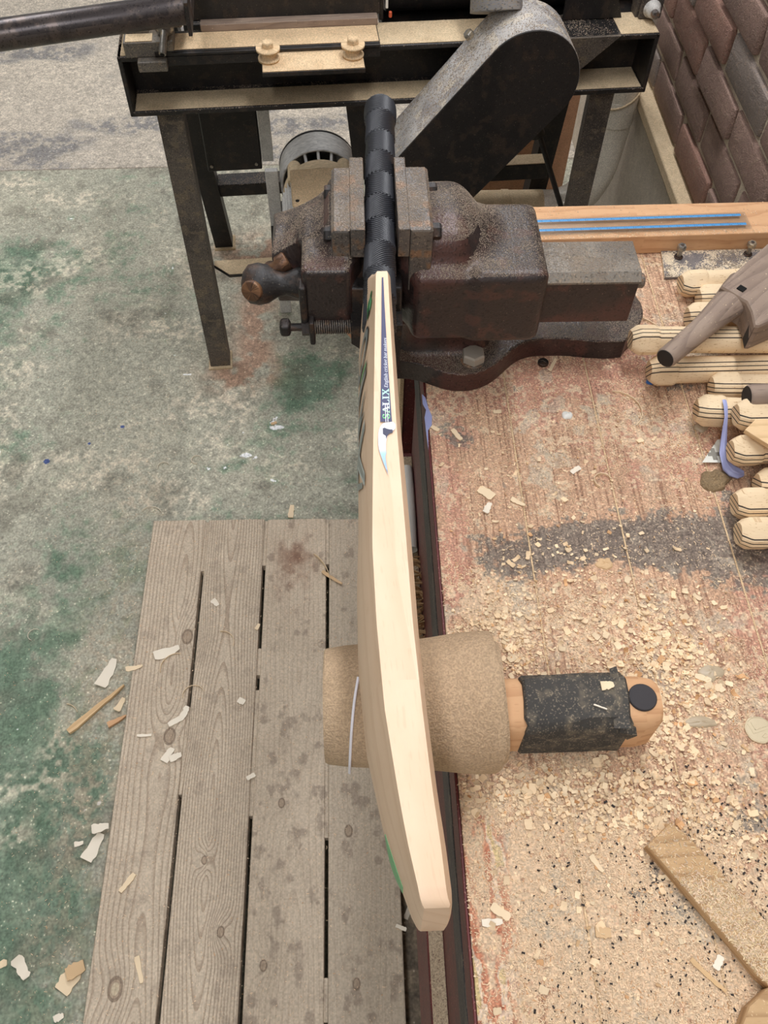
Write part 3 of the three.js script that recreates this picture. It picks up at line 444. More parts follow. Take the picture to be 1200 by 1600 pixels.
  const st = canvas(256, 2048, (g, w, h) => { // top of the canvas is the handle end
    g.clearRect(0, 0, w, h); g.fillStyle = '#3d3f66'; g.beginPath(); g.moveTo(120, 6); g.lineTo(152, 6); g.lineTo(206, 1555); g.lineTo(72, 1555); g.closePath(); g.fill();
    g.save(); g.translate(150, 1222); g.rotate(-Math.PI / 2 + 0.012); g.fillStyle = '#eceef4'; g.font = 'italic 62px serif'; g.textAlign = 'left'; g.textBaseline = 'middle'; g.fillText('English cricket bat makers', 0, 0, 520); g.restore();
    g.save(); g.translate(143, 1530); g.rotate(-Math.PI / 2); const gr2 = g.createLinearGradient(0, 0, 310, 0); gr2.addColorStop(0, '#5fc46a'); gr2.addColorStop(0.25, '#a8e6b4'); gr2.addColorStop(0.5, '#f2fbfa'); gr2.addColorStop(1, '#b8f0dc'); g.fillStyle = gr2; g.font = 'bold 118px serif'; g.textBaseline = 'middle'; g.fillText('SALIX', 0, 0, 300); g.restore();
    g.strokeStyle = '#ffffff'; g.lineWidth = 7; for (const x of [136, 160]) { g.beginPath(); g.moveTo(x, 1585); g.lineTo(x - 2, 1380); g.stroke(); }
    g.lineWidth = 3; g.strokeStyle = '#b9b9c8'; const gb = g.createLinearGradient(0, 1560, 0, 2040); gb.addColorStop(0, '#ffffff'); gb.addColorStop(0.5, '#ffffff'); gb.addColorStop(0.62, '#a9d2f4'); gb.addColorStop(0.9, '#9dc0ea'); gb.addColorStop(1, '#26304a'); g.fillStyle = gb;
    g.beginPath(); g.moveTo(112, 1568); g.quadraticCurveTo(55, 1590, 50, 1680); g.quadraticCurveTo(42, 1770, 60, 1830); g.quadraticCurveTo(92, 1930, 138, 2040); g.quadraticCurveTo(122, 1930, 118, 1880); g.lineTo(128, 1850); g.quadraticCurveTo(118, 1700, 172, 1650); g.lineTo(212, 1640); g.quadraticCurveTo(250, 1622, 240, 1580); g.quadraticCurveTo(225, 1548, 175, 1562); g.closePath(); g.fill(); g.stroke();
    g.fillStyle = '#333552'; g.beginPath(); g.moveTo(98, 1618); g.lineTo(120, 1612); g.quadraticCurveTo(160, 1632, 206, 1630); g.lineTo(206, 1662); g.quadraticCurveTo(150, 1660, 132, 1720); g.lineTo(128, 1690); g.lineTo(98, 1672); g.closePath(); g.fill();
  });
  const decal = (name, map, o = {}) => { const m = new THREE.MeshStandardMaterial({ map, transparent: true, alphaTest: 0.5, roughness: 0.4, polygonOffset: true, polygonOffsetFactor: -2, ...o }); m.name = name; return m; };
  part(t, 'edge_sticker', patch(SZ0, SZ1, 0.02, 0.98), decal('edgeSticker', st), { label: 'navy wedge sticker with white lettering and a curved blade emblem' });
  // face lettering, seen steeply; canvas x runs from the upper edge down the face
  const fpatch = (z0, z1, s0, s1, n = 30, m = 10) => { const pos = [], uv = [], idx = []; for (let i = 0; i <= n; i++) for (let j = 0; j <= m; j++) { const z = z0 + (z1 - z0) * i / n, p = faceAt(z, s0 + (s1 - s0) * j / m); pos.push(p[0] - 0.00025, p[1], p[2]); uv.push(j / m, 1 - i / n); } for (let i = 0; i < n; i++) for (let j = 0; j < m; j++) { const a = i * (m + 1) + j, b = a + m + 1; idx.push(a, a + 1, b, a + 1, b + 1, b); } const g = new THREE.BufferGeometry(); g.setAttribute('position', new THREE.Float32BufferAttribute(pos, 3)); g.setAttribute('uv', new THREE.Float32BufferAttribute(uv, 2)); g.setIndex(idx); g.computeVertexNormals(); return g; };
  const fc = canvas(512, 2048, (g, w, h) => {
    g.clearRect(0, 0, w, h); g.lineJoin = 'round';
    const poly = (p, fill, line) => { g.beginPath(); p.forEach(([x, y], i) => i ? g.lineTo(x, y) : g.moveTo(x, y)); g.closePath(); g.fillStyle = fill; g.fill(); if (line) { g.strokeStyle = line; g.lineWidth = 16; g.stroke(); } };
    g.lineWidth = 92; g.strokeStyle = '#20242a'; g.beginPath(); g.ellipse(300, 270, 190, 170, 0, 0, 6.3); g.stroke(); g.lineWidth = 56; g.strokeStyle = '#8d9492'; g.stroke(); poly([[300, 360], [500, 330], [500, 380], [290, 420]], '#8d9492', '#20242a');
    poly([[90, 600], [300, 560], [300, 620], [90, 660]], '#7ec97c', '#2d4a34'); poly([[90, 690], [500, 620], [500, 800], [90, 760]], '#8a918e', '#20242a');
    poly([[100, 960], [500, 1080], [500, 1240], [120, 1170], [220, 1120], [220, 1090]], '#8a918e', '#5c6664'); poly([[90, 1300], [500, 1480], [500, 1600], [300, 1560], [110, 1900], [60, 2010], [60, 1900], [240, 1500], [90, 1400]], '#8a938e', '#c4ccc8');
    poly([[300, 1560], [360, 1590], [360, 1760], [110, 1990], [110, 1930], [300, 1740]], '#8a938e');
  });
  part(t, 'face_lettering', fpatch(-0.615, -0.42, 0.12, 0.85), decal('faceLetters', fc), { label: 'large grey lettering across the face' });
  const cl = canvas(128, 256, (g) => { g.clearRect(0, 0, 128, 256); for (const [x, y, c] of [[40, 70, '#2c7a46'], [88, 70, '#3fa45c'], [40, 150, '#5cc07a'], [88, 150, '#23623a']]) { g.fillStyle = c; g.beginPath(); g.ellipse(x, y, 32, 46, 0, 0, 7); g.fill(); } g.fillStyle = '#182820'; g.fillRect(56, 60, 16, 150); g.fillStyle = '#bfe6c8'; g.fillRect(44, 40, 10, 150); });
  part(t, 'clover_sticker', fpatch(-0.636, -0.605, 0.1, 0.36, 8, 6), decal('cloverSticker', cl), { label: 'small green clover sticker' });
  std('greenSticker', null, { color: 0x6fb47c, roughness: 0.45, side: THREE.DoubleSide });
  { const a = []; for (let i = 0; i <= 16; i++) { const z = -0.17 + 0.036 * i / 16, e = Math.sin(Math.PI * i / 16); const p0 = faceAt(z, 0.8), p1 = faceAt(z, 0.985); a.push([[p0[0] - 0.0004, p0[1], z], [p1[0] - 0.0005 - 0.0016 * e, p1[1], z], [p1[0] + 0.001, p1[1] - 0.0005, z], [p0[0] + 0.001, p0[1], z]]); } part(t, 'toe_sticker', boxUV(loft(a, 0.6)), M.greenSticker, { label: 'green sticker low on the face near the toe' }); }
}
solo('white_cord', tube([[-0.004, 0.9225, -0.302], [-0.0075, 0.919, -0.283], [-0.0105, 0.906, -0.261], [-0.0125, 0.878, -0.2465], [-0.0135, 0.85, -0.2455]], 0.0013, 20, 6), M.cord, 'thin white cord hanging over the felt roll below the bat', 'cord');

// ---------------------------------------------------------------- felt roll on its wooden arm
{
  const t = thing('padded_rest', 'felt wrapped roll on a black bound wooden arm that carries the bat', 'bat rest');
  const cz = -0.3, cyl = (x0, x1, r0, r1, y0, y1, dz, tw) => { const rr = []; const cross = (x, r, y, k) => { const o = []; for (let i = 0; i < 48; i++) { const a = i / 48 * 6.2832; const q = r * (1 + 0.018 * Math.sin(a * 3 + tw) + 0.012 * Math.sin(a * 2 + x * 30)); o.push([x + k * 0.002 * Math.sin(a * 2 + tw), y + q * Math.sin(a), cz + dz + q * Math.cos(a)]); } return o; };
    rr.push(cross(x0, r0 * 0.9, y0, 0), cross(x0 - 0.0, r0 * 0.97, y0, 0), cross(x0 + 0.003, r0, y0, 1)); for (let i = 1; i < 8; i++) { const f = i / 8; rr.push(cross(x0 + (x1 - x0) * f, r0 + (r1 - r0) * f + 0.001 * Math.sin(f * 9), y0 + (y1 - y0) * f, 1)); } rr.push(cross(x1 - 0.003, r1, y1, 1), cross(x1, r1 * 0.97, y1, 1), cross(x1, r1 * 0.9, y1, 1));
    return loft(rr, 0.6, (i, j, p) => [p[0], j < 0 ? p[1] : j / 48 * 0.36]); };
  part(t, 'felt_wrap', cyl(-0.034, 0.116, 0.0505, 0.0615, 0.866, 0.866, 0, 0.4), M.felt, { label: 'outer layer of brown felt' });
  part(t, 'felt_layer', cyl(0.05, 0.1215, 0.05, 0.054, 0.862, 0.86, -0.002, 1.4), M.felt, { label: 'inner felt layer showing at the end' });
  { const pr = (x, k, o = 0) => { const w = 0.0265 * k, h = 0.032, e = 0.01, y = 0.8335; return [[x, y - h + e, cz - w], [x, y + h - e, cz - w], [x, y + h - 0.003, cz - w + 0.004], [x, y + h + o, cz - w + e], [x, y + h + 0.001 + o, cz], [x, y + h + o, cz + w - e], [x, y + h - 0.003, cz + w - 0.004], [x, y + h - e, cz + w], [x, y - h + e, cz + w], [x, y - h, cz + w - e], [x, y - h, cz - w + e]]; };
    part(t, 'wooden_arm', boxUV(loft([pr(0.02, 1), pr(0.1, 1), pr(0.2, 0.99), pr(0.25, 0.96), pr(0.262, 0.86), pr(0.266, 0.7)], 0.7)), M.beamPine, { label: 'orange brown wood end' });
    const grow = (x, k) => pr(x, 1.0 + k, k * 0.03).map(([a, b, c], i) => [a + 0.0015 * Math.sin(i * 2.3), b + (b > 0.834 ? 0.0022 : 0) + 0.0012 * Math.sin(i * 1.7 + x * 60), c]);
    part(t, 'leather_binding', boxUV(loft([grow(0.142, 0.02), grow(0.144, 0.08), grow(0.17, 0.07), grow(0.2, 0.09), grow(0.225, 0.08), grow(0.234, 0.1), grow(0.236, 0.03)], 0.7)), M.leather, { label: 'worn black leather bound round the arm' });
    part(t, 'binding_fold', [hull([[0.218, 0.868, -0.272], [0.224, 0.868, -0.328], [0.23, 0.871, -0.329], [0.232, 0.871, -0.27], [0.226, 0.872, -0.3]]), hull([[0.224, 0.862, -0.27], [0.238, 0.866, -0.273], [0.24, 0.858, -0.268], [0.226, 0.868, -0.28], [0.234, 0.846, -0.269]])], M.leather);
    part(t, 'plug', turned([0.249, 0.86, -0.3], [0.249, 0.8685, -0.3], [[0, 0], [0, 0.0128], [0.0075, 0.0128], [0.0085, 0.0115], [0.0085, 0]], 28), M.plugRubber, { label: 'round black plug in the arm end' });
  }
}

// ---------------------------------------------------------------- timber, ruler, plate with two bolts
{
  const t = thing('timber_beam', 'orange brown wooden beam lying along the far end of the bench', 'beam', [0.4, 0.8, -1.02], 0.03);
  part(t, 'beam', prism([[-0.29, -0.04], [-0.29, 0.035], [0.292, 0.035], [0.292, -0.032]], 0.0295, 0.0015, g => flat(g).translate(0, 0.0305, 0)), M.beamPine);
  grains(t, 'dust_grains', [t.children[0]], 1500, new THREE.BoxGeometry(0.0008, 0.0004, 0.0014), M.grain, 31, (x, y, z) => sst(0.02, 0.04, z) + 0.05, 0.6);
}
{
  const yR = 0.8325, t = thing('ruler', 'clear plastic ruler with two blue printed scales lying on the wooden beam', 'ruler', [0.36, yR, -1.008], 0.031);
  const m = new THREE.MeshPhysicalMaterial({ color: 0xf4f6f8, roughness: 0.12, transmission: 1, thickness: 0, ior: 1.49 }); m.name = 'clearPlastic';
  part(t, 'ruler_body', box(-0.2, 0.192, 0, 0.0022, -0.017, 0.018, 0.0006), m);
  const sc = canvas(2048, 64, (g, w, h) => { g.fillStyle = '#4d93c9'; g.fillRect(0, 0, w, h); g.strokeStyle = '#1b3a5c'; for (let i = 0; i < 300; i++) { g.lineWidth = 2; const x = 10 + i * 6.8; g.beginPath(); g.moveTo(x, 0); g.lineTo(x, i % 10 ? (i % 5 ? 16 : 24) : 34); g.stroke(); } g.fillStyle = '#16304e'; g.font = '26px sans-serif'; for (let i = 0; i < 31; i++) g.fillText(String(i), 4 + i * 68, 58); });
  const sm = new THREE.MeshStandardMaterial({ map: sc, roughness: 0.5 }); sm.name = 'rulerScale';
  for (const [z, x1] of [[-0.0105, 0.184], [0.0095, 0.186]]) { const g = new THREE.PlaneGeometry(0.37, 0.0052); g.rotateX(-Math.PI / 2); g.translate(x1 - 0.185, 0.0024, z); part(t, 'printed_scale', g, sm); }
}
{
  const t = thing('steel_plate', 'dusty flat steel plate with two standing bolts in front of the beam', 'plate', [0, 0.8, 0]);
  const p = part(t, 'plate', prism([[0.431, -0.986], [0.424, -0.931], [0.69, -0.936], [0.69, -0.99]], 0.0045, 0.0006, g => flat(g).translate(0, 0.0047, 0)), M.dustyPlate);
  for (const [x, z] of [[0.452, -0.972], [0.551, -0.976]]) { const b = part(t, 'standing_bolt', [rod([x, 0.0045, z], [x, 0.021, z], 0.0032), hexHead([x, 0.019, z], [x, 0.0255, z], 0.0062)], M.brightSteel); part(b, 'washer', rod([x, 0.0045, z], [x, 0.007, z], 0.0062), M.blackIron); part(b, 'bolt_dimple', rod([x, 0.0254, z], [x, 0.0258, z], 0.0026), M.blackIron); }
  grains(t, 'dust_grains', [p], 3000, new THREE.BoxGeometry(0.0007, 0.0003, 0.001), M.dustGrain, 33, (x, y, z) => sst(0.45, 0.6, fbm(x * 40, z * 60, 4, 93)), 0.6, [0.6, 1.5]);
}

// ---------------------------------------------------------------- bat handle blanks
std('caneHandle', tex(1024, 256, (u, v) => { // u along, v across the laminations
  const p = vn(u * 60, v * 220, 801), q = vn(u * 140, v * 120, 803), n = fbm(u * 6, v * 6, 3, 805); let c = mix3([242, 218, 182], [230, 202, 162], n * 0.6 + p * 0.4); if (q > 0.82 && p > 0.5) c = mix3(c, [168, 124, 80], 0.55);
  let h = 0.6 - 0.2 * p; for (const s of [0.385, 0.5, 0.615]) if (Math.abs(v - s) < 0.0125) { c = [48, 40, 36]; h = 0.35; } return [c[0], c[1], c[2], h];
}, { rep: false }), { roughness: 0.75, bs: 0.0004 });
const HANDLES = [ // x, y, z of the knob end, heading of the shaft, roll of the laminations, length, label
  [0.433, 0.8215, -0.897, 0.07, 0.12, 0.25, 'pale laminated handle blank lying along the steel plate'],
  [0.45, 0.8215, -0.868, 0.02, 0.75, 0.235, 'laminated handle blank passing under the head of the wooden mallet'],
  [0.427, 0.8215, -0.834, 0.01, 0.8, 0.26, 'laminated handle blank under the middle of the mallet shaft'],
  [0.334, 0.8475, -0.768, -0.02, 1.25, 0.34, 'long round handle blank lying across the pile beneath the mallet shaft'],
  [0.358, 0.8215, -0.741, 0.01, 1.0, 0.32, 'long handle blank whose knob lies under the dark end of the mallet'],
  [0.428, 0.8215, -0.712, -0.03, 0.75, 0.25, 'handle blank beside the second dark wooden handle'],
  [0.396, 0.831, -0.668, -0.08, 0.65, 0.285, 'handle blank with the purple plastic strip hanging over it'],
  [0.426, 0.857, -0.637, 0.0, 0.36, 0.25, 'handle blank resting on top just right of the purple strip'],
  [0.418, 0.836, -0.602, 0.01, 0.3, 0.26, 'handle blank next to the torn white label, third above the coin'],
  [0.443, 0.8215, -0.565, 0.02, 0.7, 0.23, 'handle blank half covered by the pale pointed offcut'],
  [0.408, 0.8265, -0.536, 0.0, 0.34, 0.27, 'handle blank second nearest to the coin'],
  [0.402, 0.8265, -0.498, -0.02, 0.3, 0.28, 'thick handle blank nearest to the coin'],
  [0.446, 0.8195, -0.6245, -0.04, 0.1, 0.2, 'handle blank at the bottom of the pile behind the purple plastic'],
];
HANDLES.forEach(([x, y, z, ry, roll, len, label], i) => {
  const t = thing('handle_blank', label, 'bat handle', [x, y, z], ry, 'cane bat handle blanks heaped on the bench');
  const oct = (px, r, sq) => { const o = []; for (let k = 0; k < 32; k++) { const a = k / 32 * 6.2832, m = 1 / Math.max(Math.abs(Math.cos(a)), Math.abs(Math.sin(a)), (Math.abs(Math.cos(a)) + Math.abs(Math.sin(a))) / 1.28); o.push([px, r * (1 + (m - 1) * sq) * Math.sin(a + roll), r * (1 + (m - 1) * sq) * Math.cos(a + roll)]); } return o; };
  const K = i === 3 ? 0.0185 : 0.0185, rings = [oct(0, K * 0.66, 1), oct(0.001, K * 0.7, 1), oct(0.008, K * 0.96, 1), oct(0.0105, K, 1), oct(0.029, K, 1), oct(0.0305, K * 0.97, 1), oct(0.033, K * 0.88, 0.6), oct(0.1, K * 0.87, 0.25), oct(0.2, K * 0.9, 0.2), oct(len, K * 0.95, 0.2)];
  const ca = Math.cos(roll), sa = Math.sin(roll);
  part(t, 'shaft', loft(rings, 0.42, (a, j, p) => [(p[0] + i * 0.13) * 2.5, 0.5 + (p[1] * ca - p[2] * sa) / 0.046]), M.caneHandle);
});

// ---------------------------------------------------------------- wooden mallets
{
  const t = thing('wooden_mallet', 'dark worn wooden mallet lying slantwise across the handle blanks', 'mallet', [0.352, 0.884, -0.7], 0.72);
  const el = (x, rz, ry, y = 0, z = 0) => { const o = []; for (let k = 0; k < 24; k++) { const a = k / 24 * 6.2832; o.push([x, y + ry * Math.sin(a), z + rz * Math.cos(a)]); } return o; };
  part(t, 'handle', boxUV(loft([el(0, 0.0105, 0.0095), el(0.001, 0.0118, 0.0108), el(0.004, 0.0125, 0.0115), el(0.03, 0.0128, 0.0115), el(0.07, 0.014, 0.012, 0.001), el(0.1, 0.0165, 0.0135, 0.002, -0.001), el(0.125, 0.0195, 0.0155, 0.002, -0.002), el(0.15, 0.024, 0.017, 0.002, -0.003), el(0.17, 0.026, 0.017, 0.002, -0.004)], 0.6)), M.greyWood);
  part(t, 'end_grain', turned([0.0004, 0, 0], [-0.0012, 0, 0], [[0, 0], [0, 0.0108], [0.0012, 0.0102], [0.0014, 0]], 24), M.darkEnd, { label: 'dark end of the handle' });
  part(t, 'head', prism([[0.128, -0.0195], [0.17, -0.023], [0.24, -0.026], [0.3, -0.028], [0.3, 0.075], [0.2, 0.068], [0.135, 0.058], [0.104, 0.05], [0.1, 0.046], [0.118, 0.03], [0.128, 0.017]], 0.04, 0.004, g => flat(g).translate(0, 0.02, 0)), M.greyWood);
  part(t, 'end_face', hull([[0.1, 0.016, 0.0465], [0.099, -0.016, 0.0465], [0.1165, 0.016, 0.0315], [0.1165, -0.016, 0.0315], [0.113, 0.014, 0.047], [0.113, -0.014, 0.047]]), M.darkEnd, { label: 'dark end grain of the head' });
  part(t, 'peg', box(0.136, 0.145, 0.014, 0.0215, -0.004, 0.005, 0.0006), M.blackHole, { label: 'square black peg' });
  const u = thing('wooden_mallet', 'second mallet of which only the dark round handle end shows at the picture edge', 'mallet', [0.437, 0.872, -0.65], 0.02);
  part(u, 'shaft', boxUV(loft([el(0, 0.0125, 0.0125), el(0.0015, 0.0138, 0.0138), el(0.005, 0.0143, 0.0143), el(0.06, 0.0145, 0.0145), el(0.19, 0.016, 0.016)], 0.6)), M.greyWood);
  part(u, 'end_grain', turned([0.0004, 0, 0], [-0.0012, 0, 0], [[0, 0], [0, 0.0126], [0.0012, 0.012], [0.0014, 0]], 24), M.darkEnd, { label: 'dark end of the handle' });
}
// ---------------------------------------------------------------- loose things on the bench
solo('wood_offcut', prism([[0.425, -0.607], [0.452, -0.632], [0.51, -0.6], [0.5, -0.55], [0.455, -0.575]], 0.006, 0.0006, g => { flat(g).translate(0, 0.867, 0); }), M.palePine, 'flat pale wood offcut with a pointed corner lying on the handle blanks', 'offcut');
{
  const rings = [], P = [[0.4215, 0.852, -0.664, .0022, .001], [0.421, 0.852, -0.654, .002, .001], [0.421, 0.846, -0.644, .0017, .001], [0.421, 0.834, -0.636, .0025, .0012], [0.4208, 0.822, -0.627, .0036, .002], [0.4212, 0.814, -0.617, .005, .003], [0.4225, 0.81, -0.608, .0055, .004], [0.424, 0.808, -0.6, .006, .005], [0.428, 0.808, -0.5945, .006, .005], [0.434, 0.807, -0.592, .006, .0045], [0.44, 0.807, -0.5915, .004, .003]];
  P.forEach(([x, y, z, a, b], i) => { const q = P[Math.min(i + 1, P.length - 1)], o = P[Math.max(i - 1, 0)], d = V(q[0] - o[0], q[1] - o[1], q[2] - o[2]).normalize(), s = d.clone().cross(V(0, 1, 0)).normalize(), u = s.clone().cross(d).normalize(), row = []; for (let k = 0; k < 14; k++) { const t = k / 14 * 6.2832, w = 1 + 0.25 * Math.sin(k * 2.4 + i); row.push(V(x, y, z).addScaledVector(s, Math.cos(t) * a * w).addScaledVector(u, Math.sin(t) * b * w).toArray()); } rings.push(row); });
  solo('purple_strip', boxUV(loft(rings, 1.2)), M.purplePlastic, 'twisted strip of purple plastic draped over a handle blank', 'plastic strip');
}
{
  const lt = canvas(256, 256, g => { g.fillStyle = '#e6e4d8'; g.fillRect(0, 0, 256, 256); g.fillStyle = '#8f8b80'; g.fillRect(120, 96, 40, 120); g.fillRect(84, 138, 112, 38); g.fillRect(150, 20, 30, 40); });
  const lm = new THREE.MeshStandardMaterial({ map: lt, roughness: 0.7 }); lm.name = 'tornLabel';
  const g = prism([[0.398, -0.611], [0.424, -0.644], [0.4275, -0.645], [0.429, -0.61]], 0.0006, 0, q => flat(q)); const p = g.attributes.position, uv = []; for (let i = 0; i < p.count; i++) { uv.push((p.getX(i) - 0.396) / 0.034, 1 - (p.getZ(i) + 0.646) / 0.038); } g.setAttribute('uv', new THREE.Float32BufferAttribute(uv, 2)); g.translate(0, 0.8045, 0);
  solo('torn_label', g, lm, 'torn white triangle of printed label beside the purple strip', 'label');
}
const lump = (x, y, z, a, b, h, seed) => { const rr = []; for (let i = 0; i < 6; i++) { const f = i / 5, row = []; for (let k = 0; k < 20; k++) { const t = k / 20 * 6.2832, w = (0.75 + 0.5 * vn(Math.cos(t) * 2 + 5, Math.sin(t) * 2 + 5, seed)) * Math.sqrt(Math.max(0.02, 1 - f * f)); row.push([x + Math.cos(t) * a * w, y + f * h * (0.8 + 0.4 * vn(k * 0.9, i, seed)), z + Math.sin(t) * b * w]); } rr.push(row); } return boxUV(loft(rr, 1)); };
solo('putty_lump', lump(0.408, 0.8, -0.588, 0.016, 0.016, 0.007, 3), M.putty, 'rough lump of grey brown filler near the torn label', 'lump');
solo('glue_drop', lump(0.253, 0.8, -0.69, 0.007, 0.006, 0.004, 4), M.whitePlastic, 'shiny white drop of glue with a red smear on the bench', 'glue');
solo('resin_blob', lump(0.412, 0.8, -0.667, 0.008, 0.007, 0.004, 5), M.resin, 'grey round resin blob under the handle with the purple strip', 'resin');
solo('resin_spot', lump(0.322, 0.8, -0.3, 0.016, 0.006, 0.003, 6), M.resin, 'flat oval resin spot just left of the coin', 'resin');
solo('resin_spot', lump(0.262, 0.8, -0.48, 0.009, 0.007, 0.003, 7), M.chipTan, 'ochre resin flake on the dark sooty band of the bench', 'resin');
solo('resin_spot', lump(0.345, 0.8, -0.352, 0.012, 0.009, 0.003, 8), M.resin, 'grey resin patch farther up the bench than the coin', 'resin');
solo('plastic_bit', lump(0.366, 0.8, -0.742, 0.006, 0.004, 0.008, 2), M.bluePlastic, 'bit of bright blue plastic peeping out beneath the long handle blanks', 'plastic');
{
  const t = thing('coin', 'seven sided silver coin lying on the red bench', 'coin', [0.376, 0.8, -0.291], 0.3), pts = []; for (let k = 0; k < 70; k++) { const a = k / 70 * 6.2832, s = (a * 7 / 6.2832) % 1; pts.push([Math.cos(a) * 0.0136 * (1 - 0.03 * Math.sin(Math.PI * s)), Math.sin(a) * 0.0136 * (1 - 0.03 * Math.sin(Math.PI * s))]); }
  part(t, 'disc', prism(pts, 0.0018, 0.0003, g => flat(g).translate(0, 0.0019, 0)), M.coinSilver);
  const ring = []; for (let k = 0; k < 36; k++) { const a = k / 36 * 6.2832; ring.push([Math.cos(a) * 0.0122, 0.0019, Math.sin(a) * 0.0122]); }
  part(t, 'relief', [boxUV(tube(ring, 0.0003, 60, 5, true)), box(-0.004, 0.0115, 0.0017, 0.0023, -0.0016, -0.0008, 0), box(-0.004, -0.0032, 0.0017, 0.0023, -0.009, -0.001, 0), box(-0.0075, -0.0067, 0.0017, 0.0022, -0.0085, 0.002, 0), box(-0.006, 0.0095, 0.0017, 0.0022, 0.0014, 0.002, 0), boxUV(tube([[0.003, 0.0019, 0.005], [0.005, 0.0019, 0.007], [0.002, 0.0019, 0.009], [-0.001, 0.0019, 0.007], [0.003, 0.0019, 0.005]], 0.0003, 30, 5))], M.coinSilver);
}
{
  const t = thing('screw_cap', 'small round black cap with a curved mark lying by the vise base', 'cap', [0.236, 0.8, -0.777]);
  part(t, 'cap', turned([0, 0, 0], [0, 0.004, 0], [[0, 0], [0, 0.0068], [0.003, 0.0068], [0.004, 0.006], [0.0036, 0.0048], [0.0036, 0]], 24), M.blackIron); part(t, 'curved_mark', boxUV(tube([[-0.003, 0.0038, -0.001], [-0.001, 0.0038, -0.002], [0.001, 0.0038, 0], [0.003, 0.0038, 0.0015]], 0.0005, 16, 5)), M.jawSteel);
}
{
  const t = thing('wood_offcut', 'thick sawdust covered wooden offcut lying slantwise at the near bench corner', 'offcut');
  const b = part(t, 'block', prism([[0.243, -0.186], [0.268, -0.205], [0.282, -0.192], [0.335, -0.116], [0.36, -0.095], [0.36, -0.055], [0.326, -0.068], [0.312, -0.082], [0.296, -0.108]], 0.015, 0.0025, g => flat(g).translate(0, 0.815, 0)), M.scrapWood);
  grains(t, 'dust_grains', [b], 5000, new THREE.BoxGeometry(0.0006, 0.0004, 0.0022), M.grain, 41, (x, y, z) => 0.15 + sst(-0.17, -0.14, z), 0.6, [0.6, 1.5]);
  const w = thing('wood_offcut', 'wooden piece with curved grain cut off by the lower right picture corner', 'offcut');
  part(w, 'block', prism([[0.278, -0.035], [0.297, -0.062], [0.316, -0.074], [0.36, -0.06], [0.36, 0.0], [0.29, 0.0]], 0.02, 0.003, g => flat(g).translate(0, 0.82, 0)), M.scrapWood);
}
{
  const g = prism([[0.0795, -0.728], [0.0835, -0.722], [0.086, -0.705], [0.0895, -0.692], [0.0885, -0.678], [0.0835, -0.67], [0.082, -0.64], [0.081, -0.668], [0.0805, -0.69], [0.083, -0.702], [0.0795, -0.712]], 0.0008, 0, q => flat(q).translate(0, 0.8012, 0)); solo('plastic_scrap', g, M.purplePlastic, 'torn lilac plastic scrap stuck along the bench edge', 'plastic scrap');
}
solo('wood_wedge', prism([[0.345, -0.95], [0.372, -0.962], [0.376, -0.9], [0.36, -0.84], [0.345, -0.83]], 0.004, 0.0005, g => flat(g).translate(0, 0.806, 0)), M.palePine, 'pale thin wood wedge standing out behind the vise slide', 'wedge');
solo('wood_packing', hull([[-0.014, 0.78, -0.86], [0.065, 0.78, -0.86], [0.065, 0.799, -0.86], [-0.014, 0.799, -0.86], [0.012, 0.78, -0.818], [0.065, 0.78, -0.818], [0.065, 0.799, -0.818], [0.012, 0.799, -0.818]]), M.cardboard, 'pinkish packing piece projecting beneath the vise at the bench edge', 'packing');

